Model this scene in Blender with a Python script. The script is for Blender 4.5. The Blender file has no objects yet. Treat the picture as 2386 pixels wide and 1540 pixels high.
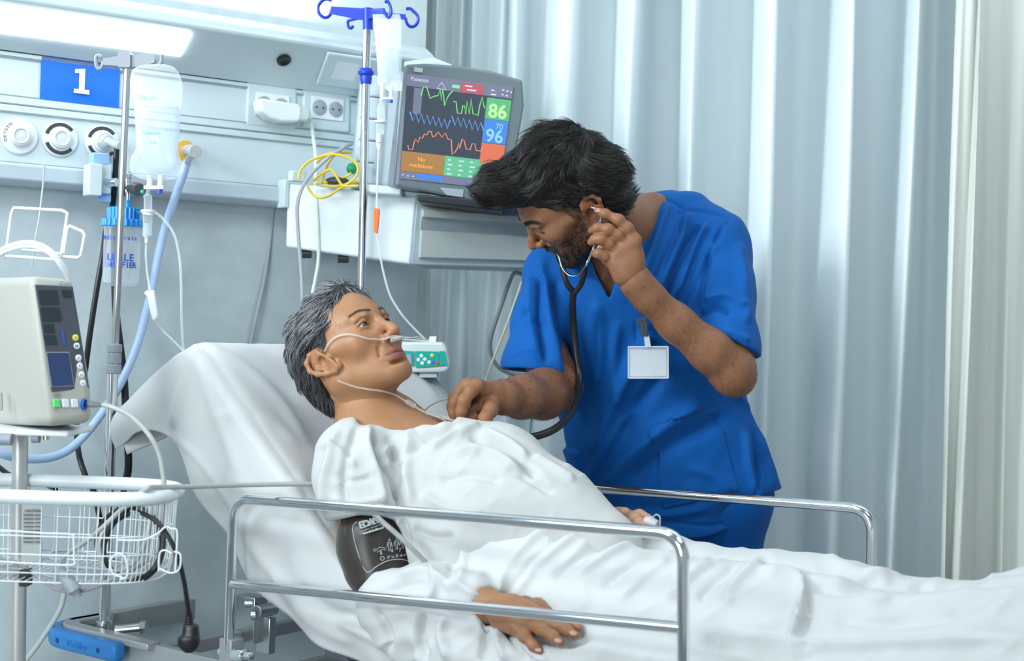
import bpy, math, random
import numpy as np
from mathutils import Vector, Matrix
random.seed(7); RNG = np.random.RandomState(11)
SC = bpy.context.scene; COL = SC.collection
# ---------------------------------------------------------------- camera geometry
FPX = 3314.0; CX, CY = 1193.0, 770.0; CAMZ = 1.25; ROLL = 0.035
cR = Vector((math.cos(ROLL), 0, math.sin(ROLL))); cU = Vector((-math.sin(ROLL), 0, math.cos(ROLL))); cF = Vector((0, 1, 0))
CAM = Vector((0, 0, CAMZ))
def P(px, py, d):                       # the place in the room seen at this point of the photo, d metres deep
    return CAM + cF * d + cR * ((px - CX) / FPX * d) + cU * ((CY - py) / FPX * d)
def ray(px, py):
    return cF + cR * ((px - CX) / FPX) + cU * ((CY - py) / FPX)
def proj(v):                            # array (n,3) -> photo px, py, depth (used to place seams and folds)
    v = np.asarray(v, dtype=np.float64); x = v[:, 0]; y = v[:, 1]; z = v[:, 2] - CAMZ
    a = x * cR.x + z * cR.z; b = x * cU.x + z * cU.z
    return CX + a / y * FPX, CY - b / y * FPX, y
# ---------------------------------------------------------------- materials
MATS = {}
def mat(name, col, rough=.5, metal=0., spec=.5, trans=0., ior=1.45, emit=None, es=0., alpha=1., sheen=0., coat=0., bump=0., bscale=200., sss=0., var=0., vscale=6., transl=0., attr=None):
    if name in MATS: return MATS[name]
    m = bpy.data.materials.new(name); m.use_nodes = True; nt = m.node_tree; b = nt.nodes['Principled BSDF']
    c4 = (*col, 1)
    b.inputs['Base Color'].default_value = c4; b.inputs['Roughness'].default_value = rough
    b.inputs['Metallic'].default_value = metal; b.inputs['Specular IOR Level'].default_value = spec
    b.inputs['Transmission Weight'].default_value = trans; b.inputs['IOR'].default_value = ior
    b.inputs['Alpha'].default_value = alpha; b.inputs['Sheen Weight'].default_value = sheen
    b.inputs['Coat Weight'].default_value = coat
    if sss: b.inputs['Subsurface Weight'].default_value = sss; b.inputs['Subsurface Radius'].default_value = (.012, .005, .003); b.inputs['Subsurface Scale'].default_value = 1.0
    if emit: b.inputs['Emission Color'].default_value = (*emit, 1); b.inputs['Emission Strength'].default_value = es
    tc = nt.nodes.new('ShaderNodeTexCoord')
    if attr or var:
        src = None
        if attr:
            a = nt.nodes.new('ShaderNodeVertexColor'); a.layer_name = attr; src = a.outputs['Color']
        if var:
            n = nt.nodes.new('ShaderNodeTexNoise'); n.inputs['Scale'].default_value = vscale; n.inputs['Detail'].default_value = 5
            nt.links.new(tc.outputs['Object'], n.inputs['Vector'])
            mr = nt.nodes.new('ShaderNodeMapRange'); mr.inputs['From Min'].default_value = .3; mr.inputs['From Max'].default_value = .7
            mr.inputs['To Min'].default_value = 1 - var; mr.inputs['To Max'].default_value = 1 + var
            nt.links.new(n.outputs['Fac'], mr.inputs['Value'])
            mx = nt.nodes.new('ShaderNodeVectorMath'); mx.operation = 'SCALE'
            if src: nt.links.new(src, mx.inputs[0])
            else: mx.inputs[0].default_value = col
            nt.links.new(mr.outputs['Result'], mx.inputs['Scale']); src = mx.outputs['Vector']
        nt.links.new(src, b.inputs['Base Color'])
    if bump:
        n = nt.nodes.new('ShaderNodeTexNoise'); n.inputs['Scale'].default_value = bscale; n.inputs['Detail'].default_value = 4
        nt.links.new(tc.outputs['Object'], n.inputs['Vector'])
        bp = nt.nodes.new('ShaderNodeBump'); bp.inputs['Strength'].default_value = bump; bp.inputs['Distance'].default_value = .002
        nt.links.new(n.outputs['Fac'], bp.inputs['Height']); nt.links.new(bp.outputs['Normal'], b.inputs['Normal'])
    if transl:
        tr = nt.nodes.new('ShaderNodeBsdfTranslucent'); tr.inputs['Color'].default_value = c4
        ms = nt.nodes.new('ShaderNodeMixShader'); ms.inputs['Fac'].default_value = transl
        out = nt.nodes['Material Output']
        nt.links.new(b.outputs['BSDF'], ms.inputs[1]); nt.links.new(tr.outputs['BSDF'], ms.inputs[2]); nt.links.new(ms.outputs['Shader'], out.inputs['Surface'])
    MATS[name] = m; return m
def clear_mat(name, tint, dens=.3, rough=.08):      # thin clear plastic: mostly transparent with a glossy skin
    if name in MATS: return MATS[name]
    m = bpy.data.materials.new(name); m.use_nodes = True; nt = m.node_tree; b = nt.nodes['Principled BSDF']
    b.inputs['Base Color'].default_value = (*tint, 1); b.inputs['Roughness'].default_value = rough
    tr = nt.nodes.new('ShaderNodeBsdfTransparent'); ms = nt.nodes.new('ShaderNodeMixShader')
    lw = nt.nodes.new('ShaderNodeLayerWeight'); lw.inputs['Blend'].default_value = .35
    mr = nt.nodes.new('ShaderNodeMapRange'); mr.inputs['To Min'].default_value = dens; mr.inputs['To Max'].default_value = min(1, dens + .55)
    nt.links.new(lw.outputs['Facing'], mr.inputs['Value']); nt.links.new(mr.outputs['Result'], ms.inputs['Fac'])
    out = nt.nodes['Material Output']
    nt.links.new(tr.outputs[0], ms.inputs[1]); nt.links.new(b.outputs['BSDF'], ms.inputs[2]); nt.links.new(ms.outputs['Shader'], out.inputs['Surface'])
    MATS[name] = m; return m
# ---------------------------------------------------------------- objects
def tag(o, label=None, cat=None, group=None, kind=None):
    if label: o['label'] = label
    if cat: o['category'] = cat
    if group: o['group'] = group
    if kind: o['kind'] = kind
    return o
def thing(name, label, cat, loc=(0, 0, 0), group=None):
    o = bpy.data.objects.new(name, None); COL.objects.link(o); o.location = Vector(loc); o.empty_display_size = .05
    return tag(o, label, cat, group)
def link(name, me, parent=None, mtl=None, label=None):
    o = bpy.data.objects.new(name, me); COL.objects.link(o)
    if mtl is not None and len(me.materials) == 0: me.materials.append(mtl)
    if parent is not None:
        o.parent = parent
        w = Vector(parent.location)          # only the things' own empties are moved; parts keep their meshes in room coordinates
        o.matrix_parent_inverse = Matrix.Translation(-w)
    if label: o['label'] = label
    return o
def mesh_np(name, V, F, smooth=True):
    me = bpy.data.meshes.new(name); V = np.asarray(V, dtype=np.float32)
    if isinstance(F, np.ndarray) and F.ndim == 2:
        n, k = F.shape
        me.vertices.add(len(V)); me.vertices.foreach_set('co', V.ravel())
        me.loops.add(n * k); me.loops.foreach_set('vertex_index', F.astype(np.int32).ravel())
        me.polygons.add(n); me.polygons.foreach_set('loop_start', np.arange(0, n * k, k, dtype=np.int32))
        me.update(calc_edges=True)
    else: me.from_pydata([tuple(v) for v in V], [], [tuple(f) for f in F])
    me.polygons.foreach_set('use_smooth', np.full(len(me.polygons), smooth, dtype=bool)); me.update()
    return me
def crom(pts, n=8, closed=False):
    pts = [Vector(p) for p in pts]
    if len(pts) < 3 and not closed: return pts
    out = []; N = len(pts)
    for i in range(N if closed else N - 1):
        if closed: p0, p1, p2, p3 = pts[i - 1], pts[i], pts[(i + 1) % N], pts[(i + 2) % N]
        else: p0, p1, p2, p3 = pts[max(i - 1, 0)], pts[i], pts[i + 1], pts[min(i + 2, N - 1)]
        for k in range(n):
            t = k / n; t2 = t * t; t3 = t2 * t
            out.append(.5 * ((2 * p1) + (p2 - p0) * t + (2 * p0 - 5 * p1 + 4 * p2 - p3) * t2 + (3 * p1 - p0 - 3 * p2 + p3) * t3))
    if not closed: out.append(pts[-1])
    return out
def ipn(xs, ys):                         # smooth monotone-ish interpolation of tables
    xs = np.array(xs, float); ys = np.array(ys, float)
    m = np.gradient(ys, xs)
    def f(x):
        x = np.clip(x, xs[0], xs[-1]); i = np.clip(np.searchsorted(xs, x) - 1, 0, len(xs) - 2)
        h = xs[i + 1] - xs[i]; t = (x - xs[i]) / h
        return (2*t**3-3*t**2+1)*ys[i] + (t**3-2*t**2+t)*h*m[i] + (-2*t**3+3*t**2)*ys[i+1] + (t**3-t**2)*h*m[i+1]
    return f
def basis(z, hint=(0, 0, 1)):
    z = Vector(z).normalized(); h = Vector(hint)
    if abs(z.dot(h.normalized())) > .98: h = Vector((1, 0, 0))
    x = h.cross(z).normalized(); return x, z.cross(x), z
class MB:
    def __init__(s): s.v = []; s.f = []
    def add(s, vs, fs):
        k = len(s.v); s.v += [tuple(v) for v in vs]; s.f += [tuple(i + k for i in f) for f in fs]; return s
    def box(s, c, h, ax=None, ch=0.):    # centre, half sizes, axes
        c = Vector(c); ax = ax or (Vector((1,0,0)), Vector((0,1,0)), Vector((0,0,1)))
        if ch <= 0:
            vs = [c + ax[0]*h[0]*i + ax[1]*h[1]*j + ax[2]*h[2]*k for i in (-1,1) for j in (-1,1) for k in (-1,1)]
            return s.add(vs, [(0,1,3,2),(4,6,7,5),(0,4,5,1),(2,3,7,6),(0,2,6,4),(1,5,7,3)])
        out = []
        for (a, b) in ((1,1),(1,-1),(-1,-1),(-1,1)):     # rounded in the x/z outline
            st = {(1,1):0,(1,-1):-90,(-1,-1):180,(-1,1):90}[(a,b)]
            seq = range(0,5)
            for q in seq:
                t = math.radians(st + 90 - q*22.5)
                out.append((a*(h[0]-ch)+ch*math.cos(t), b*(h[2]-ch)+ch*math.sin(t)))
        return s.prism(out, c, ax, h[1])
    def prism(s, pts, c, ax, hd):        # outline in ax0/ax2, extruded +-hd on ax1
        c = Vector(c); n = len(pts); vs = []
        for sg in (-1, 1): vs += [c + ax[0]*p[0] + ax[2]*p[1] + ax[1]*hd*sg for p in pts]
        fs = [tuple(range(n)), tuple(range(2*n-1, n-1, -1))]
        fs += [(i, i+n, (i+1)%n+n, (i+1)%n) for i in range(n)]
        return s.add(vs, fs)
    def tube(s, pts, r, n=10, cap=True, flat=1., closed=False, up=(0, 0, 1)):
        pts = [Vector(p) for p in pts]; N = len(pts); rs = r if isinstance(r, (list, tuple)) else [r] * N
        T = [((pts[(i+1) % N] if closed else pts[min(i+1, N-1)]) - (pts[i-1] if closed else pts[max(i-1, 0)])).normalized() for i in range(N)]
        x, y, _ = basis(T[0], up); vs = []; fs = []
        for i in range(N):
            x = (x - T[i] * x.dot(T[i])).normalized(); y = T[i].cross(x)
            for k in range(n):
                a = 2*math.pi*k/n; vs.append(pts[i] + x*math.cos(a)*rs[i] + y*math.sin(a)*rs[i]*flat)
        for i in range(N if closed else N-1):
            j = (i+1) % N
            for k in range(n): fs.append((i*n+k, i*n+(k+1)%n, j*n+(k+1)%n, j*n+k))
        if cap and not closed: fs.append(tuple(range(n-1,-1,-1))); fs.append(tuple((N-1)*n+k for k in range(n)))
        return s.add(vs, fs)
    def cyl(s, a, b, r, n=20, r2=None): return s.tube([a, b], [r, r if r2 is None else r2], n)
    def lathe(s, prof, c, ax, n=24, sx=1., sy=1.):   # prof (r, h) along ax[2]
        c = Vector(c); vs = []; fs = []; m = len(prof)
        for (r, h) in prof:
            for k in range(n):
                a = 2*math.pi*k/n; vs.append(c + ax[2]*h + ax[0]*r*sx*math.cos(a) + ax[1]*r*sy*math.sin(a))
        for i in range(m-1):
            for k in range(n): fs.append((i*n+k, i*n+(k+1)%n, (i+1)*n+(k+1)%n, (i+1)*n+k))
        if prof[0][0] > 1e-5: fs.append(tuple(range(n-1,-1,-1)))
        if prof[-1][0] > 1e-5: fs.append(tuple((m-1)*n+k for k in range(n)))
        return s.add(vs, fs)
    def ball(s, c, r, ax=None, n=14):
        ax = ax or (Vector((1,0,0)), Vector((0,1,0)), Vector((0,0,1)))
        if not isinstance(r, (tuple, list)): r = (r, r, r)
        pr = [(max(math.sin(math.pi*i/n), 1e-4)*1., -math.cos(math.pi*i/n)*r[2]) for i in range(n+1)]
        return s.lathe([(p[0], p[1]) for p in pr], c, ax, n*2, r[0], r[1])
    def grid(s, rows, closed=False):
        n = len(rows[0]); vs = [v for r in rows for v in r]; fs = []
        for i in range(len(rows)-1):
            for k in range(n if closed else n-1): fs.append((i*n+k, i*n+(k+1)%n, (i+1)*n+(k+1)%n, (i+1)*n+k))
        return s.add(vs, fs)
    def build(s, name, mtl, parent=None, smooth=True, bevel=0., seg=2, label=None, angle=35):
        me = bpy.data.meshes.new(name); me.from_pydata(s.v, [], s.f); me.update(); me.materials.append(mtl)
        import bmesh
        bm = bmesh.new(); bm.from_mesh(me); bmesh.ops.recalc_face_normals(bm, faces=bm.faces); bm.to_mesh(me); bm.free()
        if smooth:
            me.polygons.foreach_set('use_smooth', [True]*len(me.polygons))
            try: me.set_sharp_from_angle(angle=math.radians(angle))
            except Exception: pass
        o = link(name, me, parent, None, label)
        if bevel:
            b = o.modifiers.new('Bevel', 'BEVEL'); b.width = bevel; b.segments = seg; b.limit_method = 'ANGLE'; b.angle_limit = math.radians(40)
            b.harden_normals = False
        return o
def tube(name, pts, r, mtl, parent=None, sm=8, n=10, label=None, closed=False, flat=1.):
    return MB().tube(crom(pts, sm, closed) if sm else pts, r, n, flat=flat, closed=closed).build(name, mtl, parent, label=label)
def ppath(rows): return [P(*r) for r in rows]
def text(name, s, size, o, ax, mtl, parent=None, depth=.0004, bold=0., align='CENTER', sx=1., label=None, spacing=1.):
    c = bpy.data.curves.new(name, 'FONT'); c.body = s; c.size = size; c.align_x = align; c.align_y = 'CENTER'
    c.extrude = depth; c.offset = bold; c.resolution_u = 3; c.space_character = spacing
    tmp = bpy.data.objects.new(name, c); COL.objects.link(tmp)
    dg = bpy.context.evaluated_depsgraph_get(); me = bpy.data.meshes.new_from_object(tmp.evaluated_get(dg))
    COL.objects.unlink(tmp); bpy.data.objects.remove(tmp)
    M = Matrix(((ax[0].x*sx, ax[1].x, ax[2].x, o[0]), (ax[0].y*sx, ax[1].y, ax[2].y, o[1]), (ax[0].z*sx, ax[1].z, ax[2].z, o[2]), (0,0,0,1)))
    me.transform(M); me.materials.clear(); me.materials.append(mtl); me.name = name
    return link(name, me, parent, None, label)
def frame3(c, x, y):                     # axes right, inward, up of a device whose face shows x along right, y along up
    x = Vector(x).normalized(); y = Vector(y); u = (y - x*y.dot(x)).normalized(); n = x.cross(u)   # n points to the viewer side
    return x, -n, u
# ---------------------------------------------------------------- implicit surfaces
def smin(a, b, k):
    if k <= 0: return np.minimum(a, b)
    h = np.maximum(k - np.abs(a - b), 0) / k
    return np.minimum(a, b) - h*h*k*.25
def smax(a, b, k): return -smin(-a, -b, k)
class SDF:
    def __init__(s, lo, hi, res):
        s.lo = np.array(lo, float); s.res = res
        s.n = np.ceil((np.array(hi, float) - s.lo) / res).astype(int) + 1
        s.g = np.full(s.n, .08, dtype=np.float32)
        s.ax = [s.lo[i] + np.arange(s.n[i]) * res for i in range(3)]
    def sub(s, lo, hi):
        a = np.clip(np.floor((np.array(lo) - s.lo) / s.res).astype(int), 0, s.n); b = np.clip(np.ceil((np.array(hi) - s.lo) / s.res).astype(int) + 1, 0, s.n)
        if (b <= a).any(): return None
        sl = tuple(slice(a[i], b[i]) for i in range(3))
        X, Y, Z = np.meshgrid(*[s.ax[i][sl[i]] for i in range(3)], indexing='ij', sparse=True)
        return sl, X, Y, Z
    def app(s, r, d, k, op):
        if op == 'u': s.g[r] = smin(s.g[r], d, k)
        elif op == 'd': s.g[r] = smax(s.g[r], -d, k)
        elif op == 'i': s.g[r] = smax(s.g[r], d, k)
    def ell(s, c, r, k=.01, R=None, op='u'):         # R: axes as rows
        c = np.array(c, float); r = np.array(r, float); pad = k + .012
        e = (np.abs(np.array(R)).T @ r if R is not None else r) + pad
        q = s.sub(c - e, c + e)
        if q is None: return s
        sl, X, Y, Z = q; X = X - c[0]; Y = Y - c[1]; Z = Z - c[2]
        if R is not None:
            R = np.array(R); X, Y, Z = (R[i][0]*X + R[i][1]*Y + R[i][2]*Z for i in range(3))
        k0 = np.sqrt((X/r[0])**2 + (Y/r[1])**2 + (Z/r[2])**2); k1 = np.sqrt((X/r[0]**2)**2 + (Y/r[1]**2)**2 + (Z/r[2]**2)**2)
        s.app(sl, k0*(k0-1)/np.maximum(k1, 1e-6), k, op); return s
    def cap(s, a, b, ra, rb=None, k=.01, op='u', flat=None):   # flat=(axis, factor): squeeze along an axis
        a = np.array(a, float); b = np.array(b, float); rb = ra if rb is None else rb; R = max(ra, rb) * (1 if flat is None else max(1, flat[1])) + k + .012
        q = s.sub(np.minimum(a, b) - R, np.maximum(a, b) + R)
        if q is None: return s
        sl, X, Y, Z = q; ba = b - a; L = max(ba @ ba, 1e-12)
        X = X - a[0]; Y = Y - a[1]; Z = Z - a[2]
        h = np.clip((X*ba[0] + Y*ba[1] + Z*ba[2]) / L, 0, 1)
        dx = X - h*ba[0]; dy = Y - h*ba[1]; dz = Z - h*ba[2]
        if flat is not None:
            w = np.array(flat[0], float); w /= np.linalg.norm(w); p = dx*w[0] + dy*w[1] + dz*w[2]; g = 1/flat[1] - 1
            dx = dx + g*p*w[0]; dy = dy + g*p*w[1]; dz = dz + g*p*w[2]
        s.app(sl, np.sqrt(dx*dx + dy*dy + dz*dz) - (ra + (rb-ra)*h), k, op); return s
    def chain(s, pts, rs, k=.004, op='u', flat=None):
        if not isinstance(rs, (list, tuple)): rs = [rs]*len(pts)
        for i in range(len(pts)-1): s.cap(pts[i], pts[i+1], rs[i], rs[i+1], k, op, flat)
        return s
    def fn(s, f, k=.01, op='u', lo=None, hi=None):
        q = s.sub(s.lo if lo is None else lo, s.lo + s.n*s.res if hi is None else hi)
        sl, X, Y, Z = q; X, Y, Z = np.broadcast_arrays(X, Y, Z)
        s.app(sl, f(X, Y, Z), k, op); return s
    def mesh(s, relax=1):
        g = s.g; nx, ny, nz = g.shape; ins = g < 0
        cs = np.zeros((nx-1, ny-1, nz-1), np.int8)
        for i in (0,1):
            for j in (0,1):
                for k in (0,1): cs += ins[i:nx-1+i, j:ny-1+j, k:nz-1+k]
        act = (cs > 0) & (cs < 8); idx = np.argwhere(act); n = len(idx)
        vid = np.full(act.shape, -1, np.int64); vid[act] = np.arange(n)
        acc = np.zeros((n, 3)); cnt = np.zeros(n)
        C = [(i, j, k) for i in (0,1) for j in (0,1) for k in (0,1)]
        val = {c: g[idx[:,0]+c[0], idx[:,1]+c[1], idx[:,2]+c[2]].astype(np.float64) for c in C}
        for c in C:
            for a in range(3):
                if c[a] == 1: continue
                d = list(c); d[a] = 1; d = tuple(d); va, vb = val[c], val[d]; m = (va < 0) != (vb < 0)
                t = np.where(m, va/np.where(m, va-vb, 1), 0); p = np.zeros((n, 3)) + np.array(c, float); p[:, a] += t
                acc[m] += p[m]; cnt[m] += 1
        V = s.lo + (idx + acc/cnt[:, None]) * s.res
        F = []
        for a in range(3):
            b, c = (a+1) % 3, (a+2) % 3
            sl0 = [slice(None)]*3; sl1 = [slice(None)]*3; sl0[a] = slice(0, g.shape[a]-1); sl1[a] = slice(1, None)
            for q in (b, c): sl0[q] = slice(1, g.shape[q]-1); sl1[q] = slice(1, g.shape[q]-1)
            A = ins[tuple(sl0)]; B = ins[tuple(sl1)]; e = np.argwhere(A != B); fl = A[A != B]
            if len(e) == 0: continue
            e[:, b] += 1; e[:, c] += 1
            def vv(db, dc):
                t = e.copy(); t[:, b] -= db; t[:, c] -= dc; return vid[t[:,0], t[:,1], t[:,2]]
            q = np.stack([vv(1,1), vv(0,1), vv(0,0), vv(1,0)], 1); q[~fl] = q[~fl][:, ::-1]; F.append(q)
        F = np.concatenate(F); F = F[(F >= 0).all(1)]
        for _ in range(relax): V = V + .6*(lap(V, F) - V)
        return V, F
def lap(V, F):
    S = np.zeros_like(V); c = np.zeros(len(V)); k = F.shape[1]
    for i in range(k):
        for j in (i-1, (i+1) % k): np.add.at(S, F[:, i], V[F[:, j]]); np.add.at(c, F[:, i], 1)
    return S/np.maximum(c, 1)[:, None]
def vnormals(V, F):
    n = np.cross(V[F[:,1]]-V[F[:,0]], V[F[:,2]]-V[F[:,0]]) ; N = np.zeros_like(V)
    for i in range(F.shape[1]): np.add.at(N, F[:, i], n)
    return N/np.maximum(np.linalg.norm(N, axis=1), 1e-12)[:, None]
def segdist(px, py, poly):               # distance and parameter to a 2D polyline
    best = np.full(px.shape, 1e9); tt = np.zeros(px.shape); L = 0; n = len(poly)-1
    for i in range(n):
        ax, ay = poly[i][:2]; bx, by = poly[i+1][:2]; dx, dy = bx-ax, by-ay; l2 = dx*dx+dy*dy+1e-9
        h = np.clip(((px-ax)*dx+(py-ay)*dy)/l2, 0, 1); d = np.hypot(px-ax-h*dx, py-ay-h*dy)
        m = d < best; best[m] = d[m]; tt[m] = (i+h[m])/n
    return best, tt
def crom2(poly, n=6):
    return [(v.x, v.y) for v in crom([Vector((p[0], p[1], 0)) for p in poly], n)]
def folds(V, N, items, facing=True):     # cloth folds: raise (h>0) or sink the cloth along lines on its visible side
    px, py, _ = proj(V); out = np.zeros(len(V))
    if facing:
        vd = V - np.array(CAM); vd /= np.linalg.norm(vd, axis=1)[:, None]; w = np.clip(-(vd*N).sum(1)*3+.3, 0, 1)
    else: w = 1.
    for (poly, h, wd) in items:
        d, t = segdist(px, py, crom2(poly)); out += h*np.exp(-(d/wd)**2)*np.clip(np.sin(np.pi*np.clip(t, .02, .98))*2.2, 0, 1)
    return V + N*(out*w)[:, None]
def noise3(X, seed=0):                   # cheap smooth value noise in 0..1
    X = np.asarray(X, float); i = np.floor(X).astype(np.int64); f = X-i; f = f*f*(3-2*f); r = 0
    def hsh(a, b, c):
        h = (a*374761393 + b*668265263 + c*2147483647 + seed*1274126177) & 0xffffffff
        h = ((h ^ (h >> 13))*1274126177) & 0xffffffff; return ((h ^ (h >> 16)) & 0xffff)/65535.
    for a in (0,1):
        for b in (0,1):
            for c in (0,1):
                r = r + hsh(i[:,0]+a, i[:,1]+b, i[:,2]+c)*(f[:,0] if a else 1-f[:,0])*(f[:,1] if b else 1-f[:,1])*(f[:,2] if c else 1-f[:,2])
    return r
def vcol(me, name, C):
    a = me.color_attributes.new(name, 'FLOAT_COLOR', 'POINT'); C = np.concatenate([C, np.ones((len(C), 1))], 1).astype(np.float32)
    a.data.foreach_set('color', C.ravel())
def flip_if(V, F):                       # outward winding
    v = np.einsum('ij,ij->i', V[F[:,0]], np.cross(V[F[:,1]], V[F[:,2]])).sum() + np.einsum('ij,ij->i', V[F[:,0]], np.cross(V[F[:,2]], V[F[:,3]])).sum()
    return F if v > 0 else F[:, ::-1]
def sdf_obj(name, S, mtl, parent=None, relax=1, fold=None, label=None, colf=None, post=None):
    V, F = S.mesh(relax); F = flip_if(V - V.mean(0), F)
    if post: V = post(V, vnormals(V, F))
    if fold: V = folds(V, vnormals(V, F), fold); V = V + .5*(lap(V, F)-V)
    me = mesh_np(name, V, F)
    if colf: vcol(me, 'tint', colf(V, vnormals(V, F)))
    return link(name, me, parent, mtl, label)
def solid(o, t, off=-1):
    m = o.modifiers.new('Solidify', 'SOLIDIFY'); m.thickness = t; m.offset = off; return o
# ================================================================ ROOM, LIGHT, CAMERA
WS, WY = 0.65, 3.72
wT = Vector((1, WS, 0)).normalized(); wN = Vector((WS, -1, 0)).normalized(); ZU = Vector((0, 0, 1))   # along the wall, towards the room
def W(px, py, off=0.):                   # point on the head wall, off metres in front of it
    d = ray(px, py); o = Vector((0, WY, 0)) + wN*off
    t = (o - CAM).dot(wN)/d.dot(wN); return CAM + d*t
M_wall = mat('wall_paint', (.53, .61, .635), .7, var=.05, vscale=25, bump=.15, bscale=300)
M_white = mat('white_plastic', (.8, .85, .87), .35)
M_panel = mat('panel_white', (.62, .72, .75), .4)
M_panel2 = mat('panel_grey', (.5, .6, .65), .45)
M_rail = mat('rail_grey', (.50, .58, .64), .4)
M_line = mat('joint_grey', (.25, .33, .36), .6)
M_chrome = mat('chrome', (.82, .84, .86), .09, 1.)
M_steel = mat('brushed_steel', (.55, .56, .56), .28, 1.)
M_alu = mat('grey_metal_paint', (.40, .42, .43), .4, .3)
M_blk = mat('black_rubber', (.012, .013, .015), .35)
M_dark = mat('dark_plastic', (.05, .055, .06), .4)
def wl(px, py, off=0.):                  # position along the wall
    return (W(px, py, off) - Vector((0, WY, 0))).dot(wT)
def WP(s, z, off=0.): return Vector((0, WY, 0)) + wT*s + wN*off + Vector((0, 0, z))
s_end = wl(985, 300)
mb = MB(); mb.add([WP(-2.4, 0), WP(s_end, 0), WP(s_end, 2.9), WP(-2.4, 2.9)], [(0,1,2,3)]); mb.add([WP(-2.4, 0, -.1), WP(s_end, 0, -.1), WP(s_end, 2.9, -.1), WP(-2.4, 2.9, -.1)], [(0,3,2,1)])
mb.add([WP(s_end, 0), WP(s_end, 0, -.1), WP(s_end, 2.9, -.1), WP(s_end, 2.9)], [(0,1,2,3)])
tag(mb.build('wall_back', M_wall, smooth=False), kind='structure')
fl = MB().add([(-4, -2, 0), (4, -2, 0), (4, 6.5, 0), (-4, 6.5, 0)], [(0,1,2,3)]).build('floor', mat('floor_vinyl', (.32, .35, .36), .35, var=.06, vscale=3)); tag(fl, kind='structure')
ce = MB().add([(-4, -2, 2.9), (4, -2, 2.9), (4, 6.5, 2.9), (-4, 6.5, 2.9)], [(0,3,2,1)]).build('ceiling', mat('ceiling_paint', (.75, .8, .82), .8)); tag(ce, kind='structure')
wb = MB().add([(-4, 6.2, 0), (4, 6.2, 0), (4, 6.2, 2.9), (-4, 6.2, 2.9)], [(0,1,2,3)]).build('wall_far', mat('far_wall_paint', (.6, .66, .68), .8)); tag(wb, kind='structure')
# ---- curtain: one long pleated cloth; (px, depth) of its fold line at eye height, sampled at two heights
M_curt = mat('curtain_cloth', (.84, .91, .93), .85, sheen=.2, transl=.24, bump=.08, bscale=900)
def curtain(name, pts, label, mtl, zlo=.06, zhi=2.6, n=6, lean=None):
    rows = []; cs = []
    for (px, d) in pts: cs.append(Vector((P(px, 770, d).x, d, 0)))
    cs = crom(cs, n); H = 26
    for j in range(H+1):
        z = zlo + (zhi-zlo)*j/H; q = (z-1.3)/1.3; row = []
        for i, c in enumerate(cs):
            w = .012*math.sin(i*.31+z*1.1)+.006*math.sin(i*.9+z*2.3); y = c.y + w*(1-.2*q)
            row.append(Vector((c.x + .010*math.sin(z*1.7+i*.17), y, z)))
        rows.append(row)
    o = MB().grid(rows).build(name, mtl, angle=180); tag(o, label, 'curtain'); return o
edges_amp = 1.7
def saw(px0, steps):                     # (dpx, ddepth) list
    x, d = px0; out = [(x, d)]
    for a, b in steps: x += a; d += b; out.append((x, d))
    return out
# folds read from the photo: bright narrow faces turn to the added light on the left, wide ones away from it
edges = [(985,3.80),(1000,3.74),(1012,3.80),(1030,3.83),(1042,3.75),(1056,3.84),(1074,3.80),(1084,3.72),(1100,3.82),(1122,3.84),(1134,3.74),(1150,3.80),(1180,3.74),
 (1215,3.82),(1250,3.80),(1268,3.71),(1304,3.68),(1320,3.78),(1345,3.82),(1410,3.80),(1425,3.70),(1455,3.66),(1468,3.78),(1500,3.84),(1555,3.82),(1570,3.70),(1606,3.62),(1618,3.76),(1660,3.81),
 (1716,3.78),(1732,3.66),(1786,3.60),(1796,3.74),(1840,3.80),(1893,3.76),(1908,3.62),(1958,3.55),(1968,3.72),(2030,3.78),(2074,3.74),(2088,3.60),(2108,3.54),(2118,3.68),(2150,3.76),(2200,3.72),(2260,3.66),(2300,3.7),(2360,3.6),(2430,3.66),(2600,3.5)]
dm_ = 3.76
edges = [(x, d_ if x < 1160 else (3.76 - .11*max(0, x-1160)/1226) + (d_-(3.76-.05*max(0, x-1160)/1226))*1.7) for x, d_ in edges]
curtain('privacy_curtain', edges, 'long pale privacy curtain in deep pleats behind the nurse in blue scrubs', M_curt)
front = [(2216,3.33),(2208,3.30),(2211,3.26),(2230,3.235),(2240,3.262),(2246,3.235),(2262,3.30),(2290,3.33),(2330,3.34),(2360,3.31),(2390,3.33),(2430,3.28),(2480,3.33),(2550,3.3)]
curtain('privacy_curtain', front, 'beige-white curtain end hanging nearer the bed foot with a sharp leading edge', mat('curtain_beige', (.72, .75, .70), .85, sheen=.2, transl=.12), n=6)
tr = MB(); tr.tube([P(960, -40, 3.8), P(1500, -130, 3.78), P(2400, -160, 3.6)], .012, 8)
# ---- camera
cd = bpy.data.cameras.new('camera'); co = bpy.data.objects.new('camera', cd); COL.objects.link(co)
cd.sensor_width = 36.; cd.lens = FPX*36./2386.; cd.clip_start = .05
co.matrix_world = Matrix(((cR.x, cU.x, -cF.x, CAM.x), (cR.y, cU.y, -cF.y, CAM.y), (cR.z, cU.z, -cF.z, CAM.z), (0,0,0,1)))
cd.dof.use_dof = True; cd.dof.focus_distance = 2.80; cd.dof.aperture_fstop = 3.6
SC.camera = co
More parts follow.
